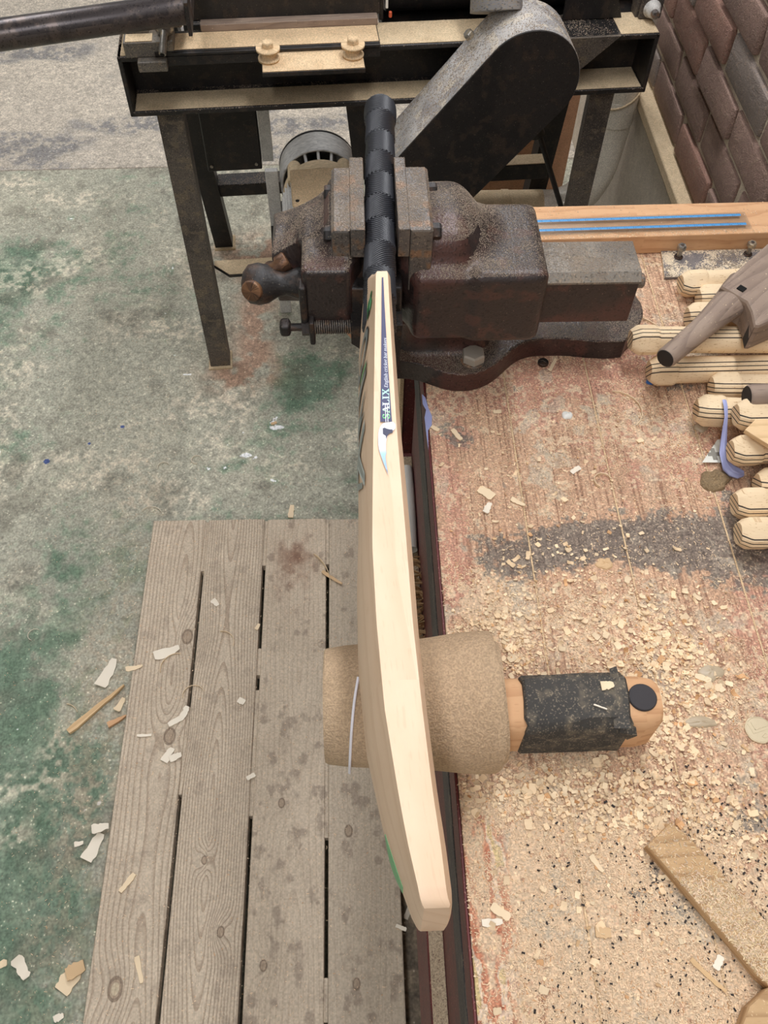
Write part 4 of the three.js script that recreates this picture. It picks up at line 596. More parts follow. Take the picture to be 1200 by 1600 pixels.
// ---------------------------------------------------------------- belt sander (local x along its front, z towards the viewer)
{
  const t = thing('sanding_machine', 'black steel workshop sander on splayed box legs with a dusty frame and belt guard', 'machine', [-0.34, 0, -1.556], 0.0723);
  const b = (u0, u1, y0, y1, k0, k1, r = 0.002, al = 'x') => box(u0, u1, y0, y1, -k1, -k0, r, al);
  const dusty = [];
  const beam = part(t, 'front_beam', [b(-0.066, 0.902, 0.69, 0.7, -0.03, 0.05), b(-0.066, 0.902, 0.69, 0.8, 0.044, 0.054), b(-0.066, 0.902, 0.791, 0.8, -0.03, 0.05), b(-0.066, -0.058, 0.69, 0.8, -0.03, 0.05), b(0.894, 0.902, 0.69, 0.8, -0.03, 0.05)], M.blackSteel);
  part(t, 'rear_beam', [b(-0.066, 0.902, 0.69, 0.8, 0.47, 0.52), b(-0.066, -0.01, 0.69, 0.8, 0.05, 0.5), b(0.85, 0.902, 0.69, 0.8, 0.05, 0.5)], M.blackSteel);
  part(t, 'flange_dust', [b(-0.056, 0.6, 0.7, 0.7012, -0.027, 0.03, 0.0005), b(0.66, 0.892, 0.7, 0.7012, -0.027, 0.043, 0.0005), b(0.39, 0.7, 0.8, 0.8012, -0.026, 0.05, 0.0005), b(0.83, 0.9, 0.8, 0.8012, -0.026, 0.05, 0.0005), b(-0.06, -0.035, 0.8, 0.8012, -0.026, 0.06, 0.0005)], M.paleDust, { kind: 'stuff' });
  const leg = (u, k, du = 0, dk = 0, h = 0.024, d = 0.024) => { const ring = (y, f) => [[u - h + du * f, y, -k - d - dk * f], [u + h + du * f, y, -k - d - dk * f], [u + h + du * f, y, -k + d - dk * f], [u - h + du * f, y, -k + d - dk * f]]; return boxUV(loft([ring(0.004, 1), ring(0.69, 0)], 0.3), 'y'); };
  dusty.push(part(t, 'leg', leg(0.0, 0.026), M.legSteel), part(t, 'leg', leg(0.831, 0.012, 0, 0, 0.024, 0.009), M.legSteel)); part(t, 'leg', leg(-0.034, 0.44, 0.044, 0.045), M.blackSteel); part(t, 'leg', leg(0.89, 0.4, -0.03, 0.05), M.blackSteel);
  for (const [u, k] of [[0, 0.026], [0.825, 0.026], [0.012, 0.485], [0.86, 0.45]]) part(t, 'foot', b(u - 0.029, u + 0.029, 0, 0.006, k - 0.031, k + 0.029, 0.001), M.paleDust);
  // lower members
  dusty.push(part(t, 'lower_rail', [b(0.02, 0.19, 0.168, 0.204, 0.46, 0.51)], M.blackSteel));
  part(t, 'lower_rail', b(0.45, 0.86, 0.258, 0.3, 0.334, 0.378), M.blackSteel); part(t, 'rail_dust', b(0.46, 0.855, 0.3, 0.302, 0.336, 0.376, 0.0005), M.paleDust, { kind: 'stuff' });
  part(t, 'low_shelf', prism([[0.026, -0.05], [0.3, -0.05], [0.3, 0], [0.06, 0], [0.026, -0.035]], 0.008, 0.001, g => flat(g).translate(0, 0.291, 0)), M.blackSteel);
  part(t, 'shelf_dust', prism([[0.027, -0.049], [0.3, -0.049], [0.3, -0.001], [0.06, -0.001], [0.027, -0.035]], 0.0014, 0, g => flat(g).translate(0, 0.2925, 0)), M.paleDust, { kind: 'stuff' });
  dusty.push(part(t, 'side_panel', b(0.02, 0.148, 0.35, 0.69, 0.3, 0.345, 0.003, 'y'), M.blackSteel)); part(t, 'panel_edge', b(0.15, 0.176, 0.37, 0.69, 0.3, 0.36, 0.001, 'y'), M.motorGrey, { label: 'grey strip beside the black panel' });
  for (const [u, y] of [[0.03, 0.365], [0.135, 0.365], [0.06, 0.66]]) part(t, 'panel_screw', rod([u, y, -0.302], [u, y, -0.297], 0.004, 8), M.brightSteel);
  part(t, 'motor_bracket', b(0.157, 0.186, 0.0, 0.42, 0.185, 0.2, 0.002, 'y'), M.motorGrey); part(t, 'motor_shelf', b(0.157, 0.42, 0.255, 0.275, 0.0, 0.28, 0.002), M.blackSteel);
  // motor
  const my = 0.375, mu = 0.279, mot = part(t, 'motor', turned([mu, my, 0.03], [mu, my, -0.19], [[0, 0], [0, 0.05], [0.012, 0.07], [0.03, 0.079], [0.17, 0.079], [0.172, 0.074], [0.19, 0.066], [0.22, 0.066], [0.22, 0]], 40), M.motorGrey);
  part(mot, 'fan_cowl', turned([mu, my, -0.19], [mu, my, -0.28], [[0.004, 0.083], [0, 0.086], [0, 0.09], [0.066, 0.09], [0.08, 0.086], [0.088, 0.074], [0.09, 0.001], [0.085, 0.07], [0.07, 0.083], [0.004, 0.083]], 48), M.motorGrey);
  part(mot, 'cowl_rim', turned([mu, my, -0.262], [mu, my, -0.275], [[0, 0.089], [0, 0.0904], [0.004, 0.0904], [0.005, 0.088]], 48), M.blackSteel);
  part(mot, 'terminal_box', [b(0.216, 0.33, 0.452, 0.495, -0.055, 0.06, 0.006)], M.motorGrey); part(mot, 'box_lid', [b(0.214, 0.332, 0.495, 0.505, -0.058, 0.063, 0.006)], M.sawdust, { label: 'dust coated lid' }); part(mot, 'lid_screw', rod([0.225, 0.504, 0.046], [0.225, 0.5065, 0.046], 0.004), M.blackSteel);
  part(mot, 'end_shield', [turned([mu, my, -0.13], [mu, my, -0.185], [[0, 0.081], [0, 0.085], [0.03, 0.085], [0.046, 0.074], [0.05, 0.06]], 40), turned([mu - 0.056, my + 0.058, -0.12], [mu - 0.054, my + 0.054, -0.2], [[0, 0], [0, 0.016], [0.06, 0.016], [0.07, 0.012], [0.074, 0]], 16), turned([mu + 0.056, my + 0.058, -0.12], [mu + 0.054, my + 0.054, -0.2], [[0, 0], [0, 0.016], [0.06, 0.016], [0.07, 0.012], [0.074, 0]], 16)], M.paleDust);
  for (const a of [1.2, 1.57, 1.94]) part(mot, 'fan_rib', rod([mu + Math.cos(a) * 0.075, my + Math.sin(a) * 0.075, -0.165], [mu + Math.cos(a) * 0.084, my + Math.sin(a) * 0.084, -0.2], 0.0035, 8), M.motorGrey);
  for (let k = 0; k < 13; k++) { const a = Math.PI * (0.72 + 0.045 * k); part(mot, 'cooling_fin', box(0.076, 0.089, -0.0014, 0.0014, -0.13, 0.0, 0.0005).rotateZ(a).translate(mu, my, 0), M.motorGrey); }
  // sliding table and clamps above the beam
  part(t, 'slide_rail', [b(0.0, 0.392, 0.8, 0.81, -0.035, 0.03), b(0.0, 0.392, 0.784, 0.8, -0.035, -0.0305, 0.001), b(0.03, 0.392, 0.803, 0.808, -0.04, -0.03, 0.001)], M.blackSteel); part(t, 'rail_dust', b(0.03, 0.39, 0.81, 0.8115, -0.033, 0.022, 0.0005), M.sawdust, { kind: 'stuff' });
  part(t, 'wooden_strip', b(0.08, 0.394, 0.81, 0.824, 0.022, 0.05, 0.002), M.greyWood); part(t, 'work_table', b(0.06, 0.4, 0.82, 0.9, 0.04, 0.33, 0.004), M.blackSteel); part(t, 'table_block', b(0.085, 0.2, 0.9, 0.93, 0.05, 0.3, 0.003), M.blackIron);
  part(t, 'table_plate', b(0.11, 0.18, 0.93, 0.936, 0.02, 0.12, 0.001), M.brightSteel);
  part(t, 'carriage', [b(-0.05, 0.035, 0.8, 0.826, -0.034, 0.02), b(-0.046, -0.006, 0.826, 0.846, -0.005, 0.08), b(0.0, 0.05, 0.826, 0.856, 0.01, 0.08), b(-0.03, 0.02, 0.782, 0.8, -0.05, -0.031)], M.slideSteel);
  part(t, 'carriage_dust', [b(-0.046, 0.0, 0.826, 0.8275, -0.032, -0.006, 0.0005), b(-0.044, -0.01, 0.846, 0.8472, -0.003, 0.078, 0.0005)], M.paleDust, { kind: 'stuff' });
  const nip = part(t, 'grease_nipple', [turned([0.022, 0.838, -0.01], [0.022, 0.838, 0.03], [[0, 0], [0, 0.017], [0.022, 0.016], [0.03, 0.01], [0.03, 0]], 20), rod([0.022, 0.836, 0.02], [0.016, 0.814, 0.054], 0.0065, 14)], M.brightSteel); part(nip, 'nipple_hole', rod([0.0161, 0.8145, 0.0535], [0.0158, 0.8135, 0.0552], 0.004, 12), M.blackHole);
  part(t, 'clamp_plate', b(0.183, 0.36, 0.792, 0.7998, -0.101, -0.028, 0.001), M.blackSteel); part(t, 'plate_dust', b(0.184, 0.359, 0.7998, 0.8016, -0.1, -0.03, 0.0006), M.sawdust, { kind: 'stuff' });
  for (const u of [0.196, 0.342]) { const c = part(t, 'clamp_bolt', turned([u, 0.8014, 0.062], [u, 0.838, 0.062], [[0, 0], [0, 0.0185], [0.005, 0.0185], [0.006, 0.013], [0.016, 0.013], [0.017, 0.0205], [0.022, 0.0205], [0.0225, 0]], 28), M.sawdust); part(c, 'bolt_head', hexHead([u, 0.823, 0.062], [u, 0.833, 0.062], 0.0105), M.sawdust); }
  // lever tube reaching out to the left
  const lev = part(t, 'lever_tube', turned([-0.3, 0.926, 0.215], [0.074, 0.93, 0.145], [[0, 0], [0, 0.022], [0.38, 0.022], [0.38, 0.019], [0.378, 0]], 32), M.tubeSteel); part(t, 'lever_socket', [b(0.04, 0.085, 0.9, 0.925, -0.13, 0.1, 0.004), b(0.078, 0.084, 0.9, 0.95, -0.17, -0.12, 0.001)], M.blackIron);
  // belt guard: slanted pill shape
  const C1 = [0.64, 0.785], C2 = [0.452, 0.562], r = 0.088, an = Math.atan2(C1[1] - C2[1], C1[0] - C2[0]);
  const pill = rr => { const o = []; for (let k = 0; k <= 24; k++) { const a = an - Math.PI / 2 + Math.PI * k / 24; o.push([C1[0] + rr * Math.cos(a), C1[1] + rr * Math.sin(a)]); } for (let k = 0; k <= 24; k++) { const a = an + Math.PI / 2 + Math.PI * k / 24; o.push([C2[0] + rr * Math.cos(a), C2[1] + rr * Math.sin(a)]); } return o; };
  const rim = new THREE.Shape(pill(r).map(p => new THREE.Vector2(...p))); rim.holes.push(new THREE.Path(pill(r - 0.004).map(p => new THREE.Vector2(...p)).reverse()));
  dusty.push(part(t, 'guard_rim', boxUV(new THREE.ExtrudeGeometry(rim, { depth: 0.105, bevelEnabled: false }).translate(0, 0, 0.036)), M.guardRim));
  part(t, 'guard_face', prism(pill(r - 0.0005), 0.006, 0.0015, g => g.translate(0, 0, 0.137)), M.blackSteel);
  part(t, 'guard_screw', [hexHead([0.545, 0.83, 0.07], [0.538, 0.838, 0.07], 0.009)], M.brightSteel);
  part(t, 'shaft_housing', turned([0.59, 0.86, 0.05], [0.59, 0.98, -0.02], [[0, 0], [0, 0.045], [0.1, 0.04], [0.12, 0.04], [0.12, 0]], 28), M.guardRim);
  part(t, 'roller', rod([0.415, 0.852, -0.145], [0.9, 0.852, -0.145], 0.07, 36, 0.05), M.blackSteel);
  part(t, 'hood', [b(0.41, 0.85, 0.745, 0.775, 0.056, 0.465), b(0.41, 0.9, 0.8, 0.9, 0.235, 0.46), b(0.4, 0.408, 0.8, 0.95, 0.06, 0.3)], M.blackSteel);
  part(t, 'cable_tag', [box(0.4095, 0.414, 0.83, 0.872, -0.045, -0.04, 0.0006)], M.whitePlastic); part(t, 'orange_plug', box(0.417, 0.423, 0.806, 0.817, -0.06, -0.054, 0.002), new THREE.MeshStandardMaterial({ color: 0xd8603c, roughness: 0.6, name: 'orangePlug' }));
  // gussets at the right end
  part(t, 'gusset', hull([[0.72, 0.803, 0.04], [0.826, 0.803, 0.038], [0.726, 0.704, 0.03], [0.72, 0.803, 0.034], [0.826, 0.803, 0.032], [0.726, 0.704, 0.024]], 0.2), M.legSteel);
  part(t, 'gusset', hull([[0.735, 0.802, -0.03], [0.845, 0.802, -0.03], [0.79, 0.94, -0.03], [0.735, 0.94, -0.03], [0.735, 0.802, -0.036], [0.845, 0.802, -0.036], [0.79, 0.94, -0.036], [0.735, 0.94, -0.036]], 0.2), M.blackSteel);
  part(t, 'axle_plate', [b(0.874, 0.916, 0.801, 0.843, 0.02, 0.028, 0.004, 'y'), b(0.87, 0.9, 0.8, 0.93, 0.03, 0.06, 0.002, 'y')], M.legSteel); const ab = part(t, 'axle_bolt', [turned([0.895, 0.82, -0.022], [0.895, 0.82, 0.004], [[0, 0], [0, 0.016], [0.004, 0.016], [0.005, 0.013], [0.017, 0.011], [0.018, 0]], 20)], M.motorGrey); part(ab, 'bolt_end', rod([0.895, 0.82, -0.006], [0.895, 0.82, 0.006], 0.007, 12), M.jawSteel);
  part(t, 'pull_rod', [rod([0.7, 0.62, -0.09], [0.745, 0.53, -0.1], 0.017), rod([0.745, 0.54, -0.1], [0.85, 0.3, -0.1], 0.006)], M.blackSteel);
  part(t, 'side_rod', [rod([0.37, 0.69, 0.02], [0.4, 0.5, 0.0], 0.005)], M.jawSteel); part(t, 'hanger_plate', hull([[0.33, 0.69, -0.02], [0.372, 0.69, -0.02], [0.372, 0.5, -0.02], [0.348, 0.5, -0.02], [0.346, 0.64, -0.02], [0.33, 0.69, -0.026], [0.372, 0.69, -0.026], [0.372, 0.5, -0.026], [0.348, 0.5, -0.026]]), M.blackSteel);
  grains(t, 'dust_grains', dusty.concat([beam]), 30000, new THREE.BoxGeometry(0.0009, 0.0004, 0.0011), M.dustGrain, 51, (x, y, z) => 0.2 + sst(0.45, 0.6, fbm(x * 25, z * 25 + y * 12, 3, 90)), 0.25, [0.6, 1.6]);
}
{ // extraction duct: down the wall, round the bend and along the floor
  const t = thing('extraction_duct', 'dusty silver extraction duct bending from the wall down along the floor', 'duct', [0, 0, 0]);
  part(t, 'duct_bend', boxUV(tube([[0.642, 0.52, -1.99], [0.642, 0.42, -1.99], [0.64, 0.34, -1.99], [0.628, 0.25, -1.985], [0.595, 0.185, -1.98], [0.54, 0.158, -1.975], [0.48, 0.155, -1.975]], 0.045, 60, 28)), M.duct);
  part(t, 'duct_riser', boxUV(rod([0.642, 0.44, -1.99], [0.645, 0.72, -1.99], 0.042, 28, 0.02), 'y'), M.duct);
  part(t, 'tape_band', boxUV(turned([0.642, 0.395, -1.99], [0.642, 0.46, -1.99], [[0, 0.0455], [0, 0.047], [0.03, 0.0462], [0.06, 0.0475], [0.064, 0.043]], 28)), M.duct);
  { const p = []; for (let i = 0; i <= 40; i++) { const a = i / 40 * 6.283; p.push([0.642 + 0.0475 * Math.cos(a), 0.465 + 0.025 * Math.cos(a + 0.5), -1.99 + 0.0475 * Math.sin(a)]); } part(t, 'cable_tie', boxUV(tube(p, 0.0025, 60, 6, true)), M.paleDust); }
  part(t, 'floor_pipe', boxUV(rod([0.12, 0.155, -1.972], [0.5, 0.155, -1.975], 0.0455, 28, 0.02)), M.paleDust); part(t, 'pipe_joint', boxUV(rod([0.39, 0.155, -1.974], [0.41, 0.155, -1.974], 0.0475, 28, 0.02)), M.paleDust);
}
solo('cardboard_panel', box(0.3, 0.62, 0.0, 0.34, -2.27, -2.245, 0.002), M.cardboard, 'brown board standing on the floor behind the sander legs', 'board');

// ---------------------------------------------------------------- chips, shavings and sawdust
// bent strip: length, width, thickness, total bend, twist
function chipGeo(L, W, th, bend, taper = 0, seed = 1, twist = 0) {
  const r = rng(seed), n = 9, rings = []; let x = 0, y = 0, a = -bend / 2; const dl = L / (n - 1);
  for (let i = 0; i < n; i++) { const f = i / (n - 1), w = W / 2 * (1 - taper * f) * (0.85 + 0.3 * r()) * (i === 0 || i === n - 1 ? 0.8 : 1), h = th / 2, o = (r() - 0.5) * W * 0.12, tw = twist * (f - 0.5), c = Math.cos(tw), s = Math.sin(tw); const q = (v, z) => [x - Math.sin(a) * v, y + Math.cos(a) * v + z * s, z * c + o]; rings.push([q(-h, -w), q(-h, w), q(h, w), q(h, -w)]); x += Math.cos(a) * dl; y += Math.sin(a) * dl; a += bend / (n - 1); }
  const g = loft(rings, 0.5); g.computeBoundingBox(); const bb = g.boundingBox; g.translate(-(bb.min.x + bb.max.x) / 2, -bb.min.y, -(bb.min.z + bb.max.z) / 2); return boxUV(g);
}
// curl lying on its side: bend in plan
function curlGeo(L, W, bend, seed, taper = 0.4) { const g = chipGeo(L, W, 0.0007, bend, taper, seed); g.rotateX(Math.PI / 2); g.computeBoundingBox(); g.translate(0, -g.boundingBox.min.y, -(g.boundingBox.min.z + g.boundingBox.max.z) / 2); return g; }
const DB = 0.0752;
const BITS = [ // x, y, z, heading, kind, length, width, bend, material, name, category, label
  [-0.501, 0.001, -0.735, 1.25, 0, .062, .026, .5, 'chipPale', 'wood_chip', 'chip', 'large pale pointed wood chip on the floor left of the boards'],
  [-0.51, 0.003, -0.66, 0.78, 2, .13, .014, 0, 'palePine', 'wood_splinter', 'splinter', 'long tapering wood splinter on the floor beside the boards'],
  [-0.468, 0.003, -0.635, 0.5, 2, .038, .012, 0, 'beamPine', 'wood_splinter', 'splinter', 'short orange brown splinter against the board edge'],
  [-0.468, 0.002, -0.668, 1.2, 0, .03, .014, 1, 'chip', 'wood_chip', 'chip', 'small curled chip beside the long splinter'],
  [-0.477, 0.001, -0.405, 1.15, 0, .05, .024, .6, 'chipPale', 'wood_chip', 'chip', 'lower of two white chips lying against the left board edge'],
  [-0.468, 0.012, -0.435, 0.2, 0, .03, .018, .8, 'chipPale', 'wood_chip', 'chip', 'upper of two white chips lying against the left board edge'],
  [-0.505, 0.001, -0.412, 0.2, 0, .016, .01, .5, 'chipPale', 'wood_chip', 'chip', 'tiny white chip left of the two white chips'],
  [-0.565, 0.001, -0.218, -0.9, 0, .04, .02, 1.2, 'chipPale', 'wood_chip', 'chip', 'white curled chip near the lower left picture corner'],
  [-0.487, 0.001, -0.198, 1.0, 1, .036, .03, 0, 'chip', 'wood_chip', 'chip', 'thick square pale chip on the green floor near the lower boards'],
  [-0.476, 0.008, -0.212, 0.4, 1, .03, .022, 0, 'chipTan', 'wood_chip', 'chip', 'tan chip leaning on the thick square chip'],
  [-0.493, 0.001, -0.146, 0.4, 0, .016, .012, .4, 'chipPale', 'paper_scrap', 'scrap', 'small white scrap at the bottom left of the boards'],
  [-0.6, 0.001, -0.225, 0.3, 0, .02, .014, 1, 'chip', 'wood_chip', 'chip', 'curled chip at the left picture edge near the bottom'],
  [-0.374, 0.001, -1.263, 0.5, 3, .06, .006, 5, 'chipPale', 'wood_curl', 'shaving', 'small ring of shaving on the floor above the boards'],
  [-0.45, 0.001, -1.25, 0.3, 3, .04, .005, 3, 'chipPale', 'wood_curl', 'shaving', 'thin pale curl left of the shaving ring'],
  [-0.152, 0.001, -1.112, 1.5, 1, .034, .012, 0, 'chip', 'wood_stick', 'stick', 'short flat stick standing out beyond the far board end'],
  [-0.46, 0.001, -1.125, -0.2, 3, .05, .006, 2, 'chipPale', 'wood_curl', 'shaving', 'pale curl near the far left corner of the boards'],
  [-0.664, 0.001, -0.825, 0.9, 3, .045, .004, 3.5, 'chipPale', 'wood_curl', 'shaving', 'thin curl on the green floor far left of the boards'],
  [-0.558, 0.001, -0.665, -0.7, 3, .03, .004, 1, 'chip', 'wood_curl', 'shaving', 'slim curved sliver left of the long splinter'],
  [-0.2, 0.001, -1.37, 0.4, 1, .014, .007, 0, 'chipTan', 'wood_chip', 'chip', 'tiny tan chip beside the white paint spots'],
  [-0.372, DB, -0.74, 0.35, 0, .05, .022, .7, 'chipPale', 'wood_chip', 'chip', 'broad pale chip on the left board'],
  [-0.366, DB, -0.722, 0.7, 3, .06, .005, 2, 'chip', 'wood_curl', 'shaving', 'stringy shaving under the broad pale chip'],
  [-0.289, DB, -0.845, -0.9, 0, .018, .013, .5, 'chipPale', 'wood_chip', 'chip', 'small chip alone on the second board from the left'],
  [-0.257, DB, -0.768, -1.0, 3, .05, .004, 2, 'chip', 'wood_curl', 'shaving', 'thin hooked shaving on the second board'],
  [-0.341, DB, -0.603, 0.5, 1, .03, .01, 0, 'chipPale', 'wood_chip', 'chip', 'lower half of the zigzag white chip between the two left boards'],
  [-0.327, DB, -0.618, 1.2, 1, .026, .011, 0, 'chipPale', 'wood_chip', 'chip', 'upper half of the zigzag white chip between the two left boards'],
  [-0.348, DB, -0.54, 1.1, 0, .028, .016, .4, 'chipPale', 'wood_chip', 'chip', 'white pointed chip, left of a close pair on the left board'],
  [-0.335, DB + .002, -0.536, 0.4, 0, .022, .014, .4, 'chipPale', 'wood_chip', 'chip', 'white chip, right of a close pair on the left board'],
  [-0.225, DB, -0.637, -0.5, 1, .014, .011, 0, 'chipPale', 'paper_scrap', 'scrap', 'small bright white scrap on the second board'],
  [-0.2, DB, -0.497, 0.5, 1, .016, .008, 0, 'chipPale', 'wood_chip', 'chip', 'small block chip at the gap beside the third board'],
  [-0.392, DB, -0.328, 0.95, 1, .034, .009, 0, 'chip', 'wood_stick', 'stick', 'short broken stick on the lower part of the left board'],
  [-0.357, DB, -0.2, -1.25, 0, .04, .009, .5, 'chip', 'wood_splinter', 'splinter', 'slim pale sliver near the big knot of the left board'],
  [-0.395, DB, -0.577, 0.0, 1, .026, .005, 0, 'chipPale', 'wood_stick', 'stick', 'thin white stick lying across the left board'],
  [-0.43, DB, -0.71, 0.25, 0, .032, .01, .8, 'chip', 'wood_chip', 'chip', 'forked chip hanging over the left board edge'],
  [-0.075, DB, -0.915, -1.2, 3, .085, .009, .9, 'chip', 'wood_curl', 'shaving', 'long pointed shaving lying over the gap by the rusty stain'],
  [-0.058, DB + .001, -0.895, -0.65, 0, .05, .008, .5, 'chipTan', 'wood_curl', 'shaving', 'tan shaving crossing the long pointed one'],
  [-0.203, DB, -0.79, 1.2, 0, .014, .008, .5, 'chip', 'wood_chip', 'chip', 'tiny chip in the gap between the second and third boards'],
  [-0.315, DB, -0.66, 0.1, 3, .06, .004, 3, 'chip', 'wood_curl', 'shaving', 'thin loop of shaving above the zigzag chip'],
  [0.052, DB, -0.247, -0.4, 1, .018, .006, 0, 'chipPale', 'wood_stick', 'stick', 'small pale stick at the right edge of the boards'],
  [0.071, 0.002, -0.36, 1.0, 0, .03, .01, .4, 'chipPale', 'wood_splinter', 'splinter', 'upper white sliver in the dark gap beside the bench'],
  [0.078, 0.002, -0.345, 1.3, 0, .026, .012, .6, 'chipPale', 'wood_chip', 'chip', 'rounded white chip in the dark gap beside the bench'],
  [0.07, 0.002, -0.29, 1.2, 0, .04, .01, .4, 'chipPale', 'wood_splinter', 'splinter', 'lower white sliver in the dark gap beside the bench'],
  [0.085, 0.002, -0.3, 1.25, 0, .036, .012, .8, 'chip', 'wood_chip', 'chip', 'tan sliver next to the lower white sliver in the gap'],
  [0.144, .8005, -0.576, -0.75, 1, .019, .011, 0, 'chip', 'wood_chip', 'chip', 'square pale chip on the bench nearest the dark band'],
  [0.117, .8005, -0.662, -1.05, 1, .019, .006, 0, 'chip', 'wood_stick', 'stick', 'flat pale stick near the left bench edge'],
  [0.092, .8005, -0.672, -0.7, 1, .011, .005, 0, 'chip', 'wood_stick', 'stick', 'tiny pale stick close to the lilac scrap'],
  [0.143, .8005, -0.555, 1.1, 0, .016, .008, .8, 'chipPale', 'paper_scrap', 'scrap', 'pinkish white paper scrap on the bench'],
  [0.178, .8005, -0.562, -0.6, 0, .018, .006, .6, 'chip', 'wood_chip', 'chip', 'curved chip right of the pinkish scrap'],
  [0.25, .8005, -0.606, 0.6, 1, .014, .006, 0, 'chipPale', 'wood_chip', 'chip', 'pale chip in the middle of the bench below the glue drop'],
  [0.247, .8005, -0.772, 1.1, 0, .024, .005, .7, 'chip', 'wood_splinter', 'splinter', 'crossed splinters beside the small black cap'],
  [0.332, .8005, -0.7, -1.4, 3, .075, .003, 2.4, 'chip', 'wood_curl', 'shaving', 'long hooked shaving on the bench in front of the blanks'],
  [0.385, .8005, -0.83, -1.1, 3, .1, .003, 1.8, 'chip', 'wood_curl', 'shaving', 'long string of wood curling behind the vise slide'],
  [0.278, .8005, -0.591, 0.4, 3, .04, .004, 4, 'chip', 'wood_curl', 'shaving', 'tangled small curl above the dark band'],
  [0.104, .8005, -0.131, 0.05, 0, .018, .007, .5, 'chipPale', 'wood_chip', 'chip', 'white flake at the lower left bench edge'],
  [0.112, .8005, -0.139, -0.6, 1, .018, .007, 0, 'chip', 'wood_chip', 'chip', 'pale rectangular chip at the lower left bench edge'],
  [0.2, .8005, -0.175, -1.0, 0, .017, .005, .8, 'chip', 'wood_chip', 'chip', 'curved chip on the sawdust left of the slanting offcut'],
  [0.276, .8005, -0.086, -0.8, 0, .034, .0045, .5, 'palePine', 'wood_splinter', 'splinter', 'slim pale splinter below the slanting offcut'],
  [0.287, .8005, -0.095, 0.9, 1, .012, .006, 0, 'chipPale', 'wood_chip', 'chip', 'white fleck between the splinter and the slanting offcut'],
  [0.196, .8005, -0.12, -0.1, 1, .013, .008, 0, 'chipTan', 'wood_chip', 'chip', 'tan block chip on the sawdust in the lower middle'],
  [0.218, .8715, -0.31, 0.1, 0, .012, .009, .4, 'chip', 'wood_chip', 'chip', 'pale flake lying on the black leather binding'],
  [0.208, .8718, -0.29, -0.4, 1, .012, .0012, 0, 'chipPale', 'wood_splinter', 'splinter', 'hair thin splinter on the black leather binding'],
  [0.335, .8005, -0.345, -0.4, 1, .016, .006, 0, 'chip', 'wood_chip', 'chip', 'flat chip up the bench from the oval resin spot'],
  [0.277, .8005, -0.335, -0.2, 0, .02, .006, .6, 'chip', 'wood_chip', 'chip', 'bent chip just beyond the wooden arm end'],
];
const KINDS = {};
BITS.forEach(([x, y, z, ry, kind, L, W, bend, mat, name, cat, label], i) => {
  const th = y > 0.7 ? 0.0008 : 0.0012;
  const g = kind === 0 ? chipGeo(L, W, th, bend, 0.35, 900 + i, 0.4) : kind === 1 ? chipGeo(L, W, y > 0.7 ? 0.0015 : 0.003, 0.08, 0.05, 900 + i) : kind === 2 ? chipGeo(L, W, W * 0.5, 0.05, 0.75, 900 + i) : curlGeo(L, W, bend, 900 + i);
  const m = solo(name, g, M[mat], label, cat); m.position.set(x, y, z); m.rotation.y = ry;
});
{ // shaving tangle on the ledge beside the bench edge
  const gs = []; const r = rng(77); for (let i = 0; i < 26; i++) { const g = curlGeo(0.05 + 0.05 * r(), 0.006, 3 + 3 * r(), 1200 + i, 0.2); g.rotateX((r() - 0.5) * 1.2); g.rotateY(r() * 6); g.translate(0.0725 + (r() - 0.5) * 0.01, 0.557 + r() * 0.02, -0.625 + 0.11 * r()); gs.push(g); }
  const m = solo('shaving_tangle', mergeGeometries(gs.map(plain)), M.chipTan, 'tangle of brown curled shavings on the red rail under the bench edge', 'shavings'); m.userData.kind = 'stuff';
}
function strew(name, label, geos, mats, count, seed, place) { // place(r) -> [x, y, z, scale] or null
  const r = rng(seed), lists = geos.map(() => []); let g = 0, n = 0;
  while (n < count && g++ < count * 30) { const p = place(r); if (!p) continue; lists[Math.floor(r() * geos.length)].push(p); n++; }
  const top = new THREE.Group(); top.name = numbered(name); top.userData = { label, category: 'sawdust', kind: 'stuff' }; scene.add(top);
  const q = new THREE.Quaternion(), m4 = new THREE.Matrix4(), c = new THREE.Color();
  lists.forEach((L, k) => { const im = new THREE.InstancedMesh(geos[k], mats[k], L.length); im.name = name.replace(/s$/, ''); im.userData.kind = 'stuff'; L.forEach(([x, y, z, s, flatness = 0.5], i) => { q.setFromEuler(new THREE.Euler((r() - 0.5) * flatness, r() * 6.283, (r() - 0.5) * flatness)); m4.compose(V(x, y, z), q, V(s, s, s)); im.setMatrixAt(i, m4); const t = r(), b = 0.82 + 0.34 * r(); im.setColorAt(i, t < 0.06 ? c.setRGB(0.8 * b, 0.58 * b, 0.42 * b) : c.setRGB(b, b * (0.93 + 0.07 * t), b * (0.86 + 0.14 * t))); }); top.add(im); });
}
const HEAPS = [[0.3, -0.335, .05, .05, 1], [0.28, -0.3, .03, .03, 1], [0.2, -0.235, .09, .018, 2.2], [0.24, -0.225, .05, .03, 1.5], [0.14, -0.4, .03, .025, 1.2], [0.15, -0.37, .025, .02, 1], [0.3, -0.38, .05, .05, .5], [0.2, -0.43, .1, .05, .22], [0.24, -0.5, .1, .04, .07], [0.3, -0.2, .05, .04, .6], [0.2, -0.15, .1, .08, .07], [0.25, -0.62, .15, .1, .03]];
const onArm = (x, z) => x > 0.08 && x < 0.268 && Math.abs(z + 0.3) < 0.03;
const heightHeap = (x, z) => 0.003 * Math.min(1.5, benchMask([[0.2, -0.24, .08, .02, 1], [0.3, -0.34, .03, .03, .5]], x, z));
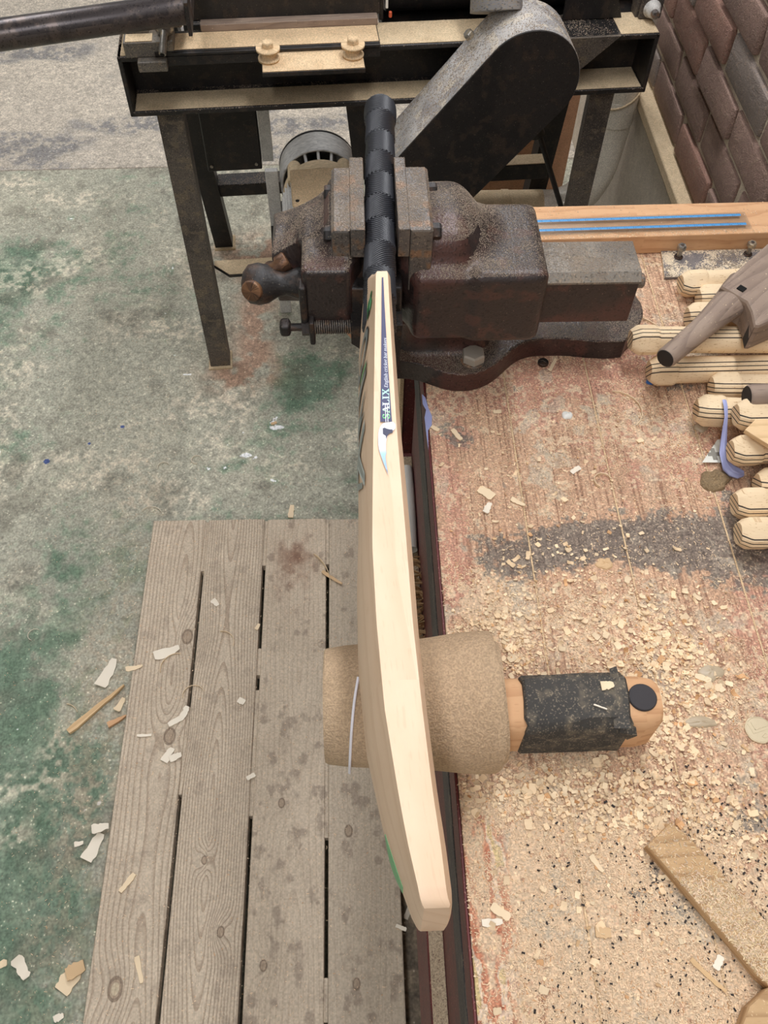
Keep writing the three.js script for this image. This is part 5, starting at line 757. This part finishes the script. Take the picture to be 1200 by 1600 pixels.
strew('bench_chips', 'scattered small square wood chips on the bench top around the wooden arm', [chipGeo(0.0075, 0.0055, 0.0007, 0.5, 0, 1), chipGeo(0.005, 0.004, 0.0006, 0.3, 0.2, 2), chipGeo(0.009, 0.004, 0.0006, 1.2, 0.1, 3), chipGeo(0.004, 0.0025, 0.0008, 0.2, 0.3, 4)].map(g => g), [M.chip, M.chip, M.chip, M.chipTan], 3600, 61, r => { const x = 0.09 + 0.4 * r(), z = -0.72 + 0.7 * r(); if (r() > benchMask(HEAPS, x, z) || onArm(x, z)) return null; return [x, 0.8006 + heightHeap(x, z) * r(), z, 0.42 + 0.85 * r() ** 4, 1.0]; });
const thin = new THREE.BoxGeometry(0.0026, 0.0003, 0.0004), thin2 = new THREE.BoxGeometry(0.0014, 0.0003, 0.0006), speck = new THREE.BoxGeometry(0.0009, 0.0004, 0.0007);
const darkBit = new THREE.BoxGeometry(0.0026, 0.0006, 0.0014);
strew('bench_sawdust', 'fine sawdust and slivers covering the bench top', [thin, thin2, speck], [M.grain, M.grain, M.grain], 70000, 63, r => { const x = 0.085 + 0.6 * r(), z = -1.0 + 1.05 * r(); if (x > 0.6 && r() > 0.3) return null; const w = (0.16 + benchMask(DUSTS, x, z) * 0.6) * (1 - 0.75 * Math.min(1, benchMask(SOOTS, x, z))); if (r() > w * (0.4 + 1.2 * sst(0.4, 0.6, fbm(x * 30, z * 30, 3, 66)))) return null; return [x, 0.8004 + 0.0004 * r(), z, 0.6 + 0.9 * r(), 0.6]; });
std('darkFleck', null, { color: 0x34302f, roughness: 0.9 });
strew('dark_flecks', 'black flecks strewn over the sawdust on the near bench', [darkBit], [M.darkFleck], 900, 65, r => { const x = 0.12 + 0.3 * r(), z = -0.26 + 0.3 * r(); if (r() > 0.15 + benchMask([[0.3, -0.17, .08, .05, 1], [0.33, -0.1, .05, .08, .7], [0.17, -0.05, .05, .06, .5]], x, z)) return null; return [x, 0.801, z, 0.5 + 0.9 * r() * r()]; });
strew('floor_specks', 'pale specks of sawdust on the floor and boards', [thin, thin2, speck], [M.grain, M.grain, M.grain], 9000, 67, r => { const x = -0.95 + 1.05 * r(), z = -2.3 + 2.3 * r(); const deck = x > -0.432 && x < 0.054 && z > -1.045 && z < 0.04; if (x > 0.05) return null; if (!deck && r() > 0.3 + bump2(x, z, -0.5, -0.6, .06, .6)) return null; return [x, deck ? 0.0756 : 0.0006, z, 0.8 + 1.3 * r() * r()]; });

scene.traverse(o => { if (o.isMesh) { o.castShadow = true; o.receiveShadow = true; } });
renderer.render(scene, camera);
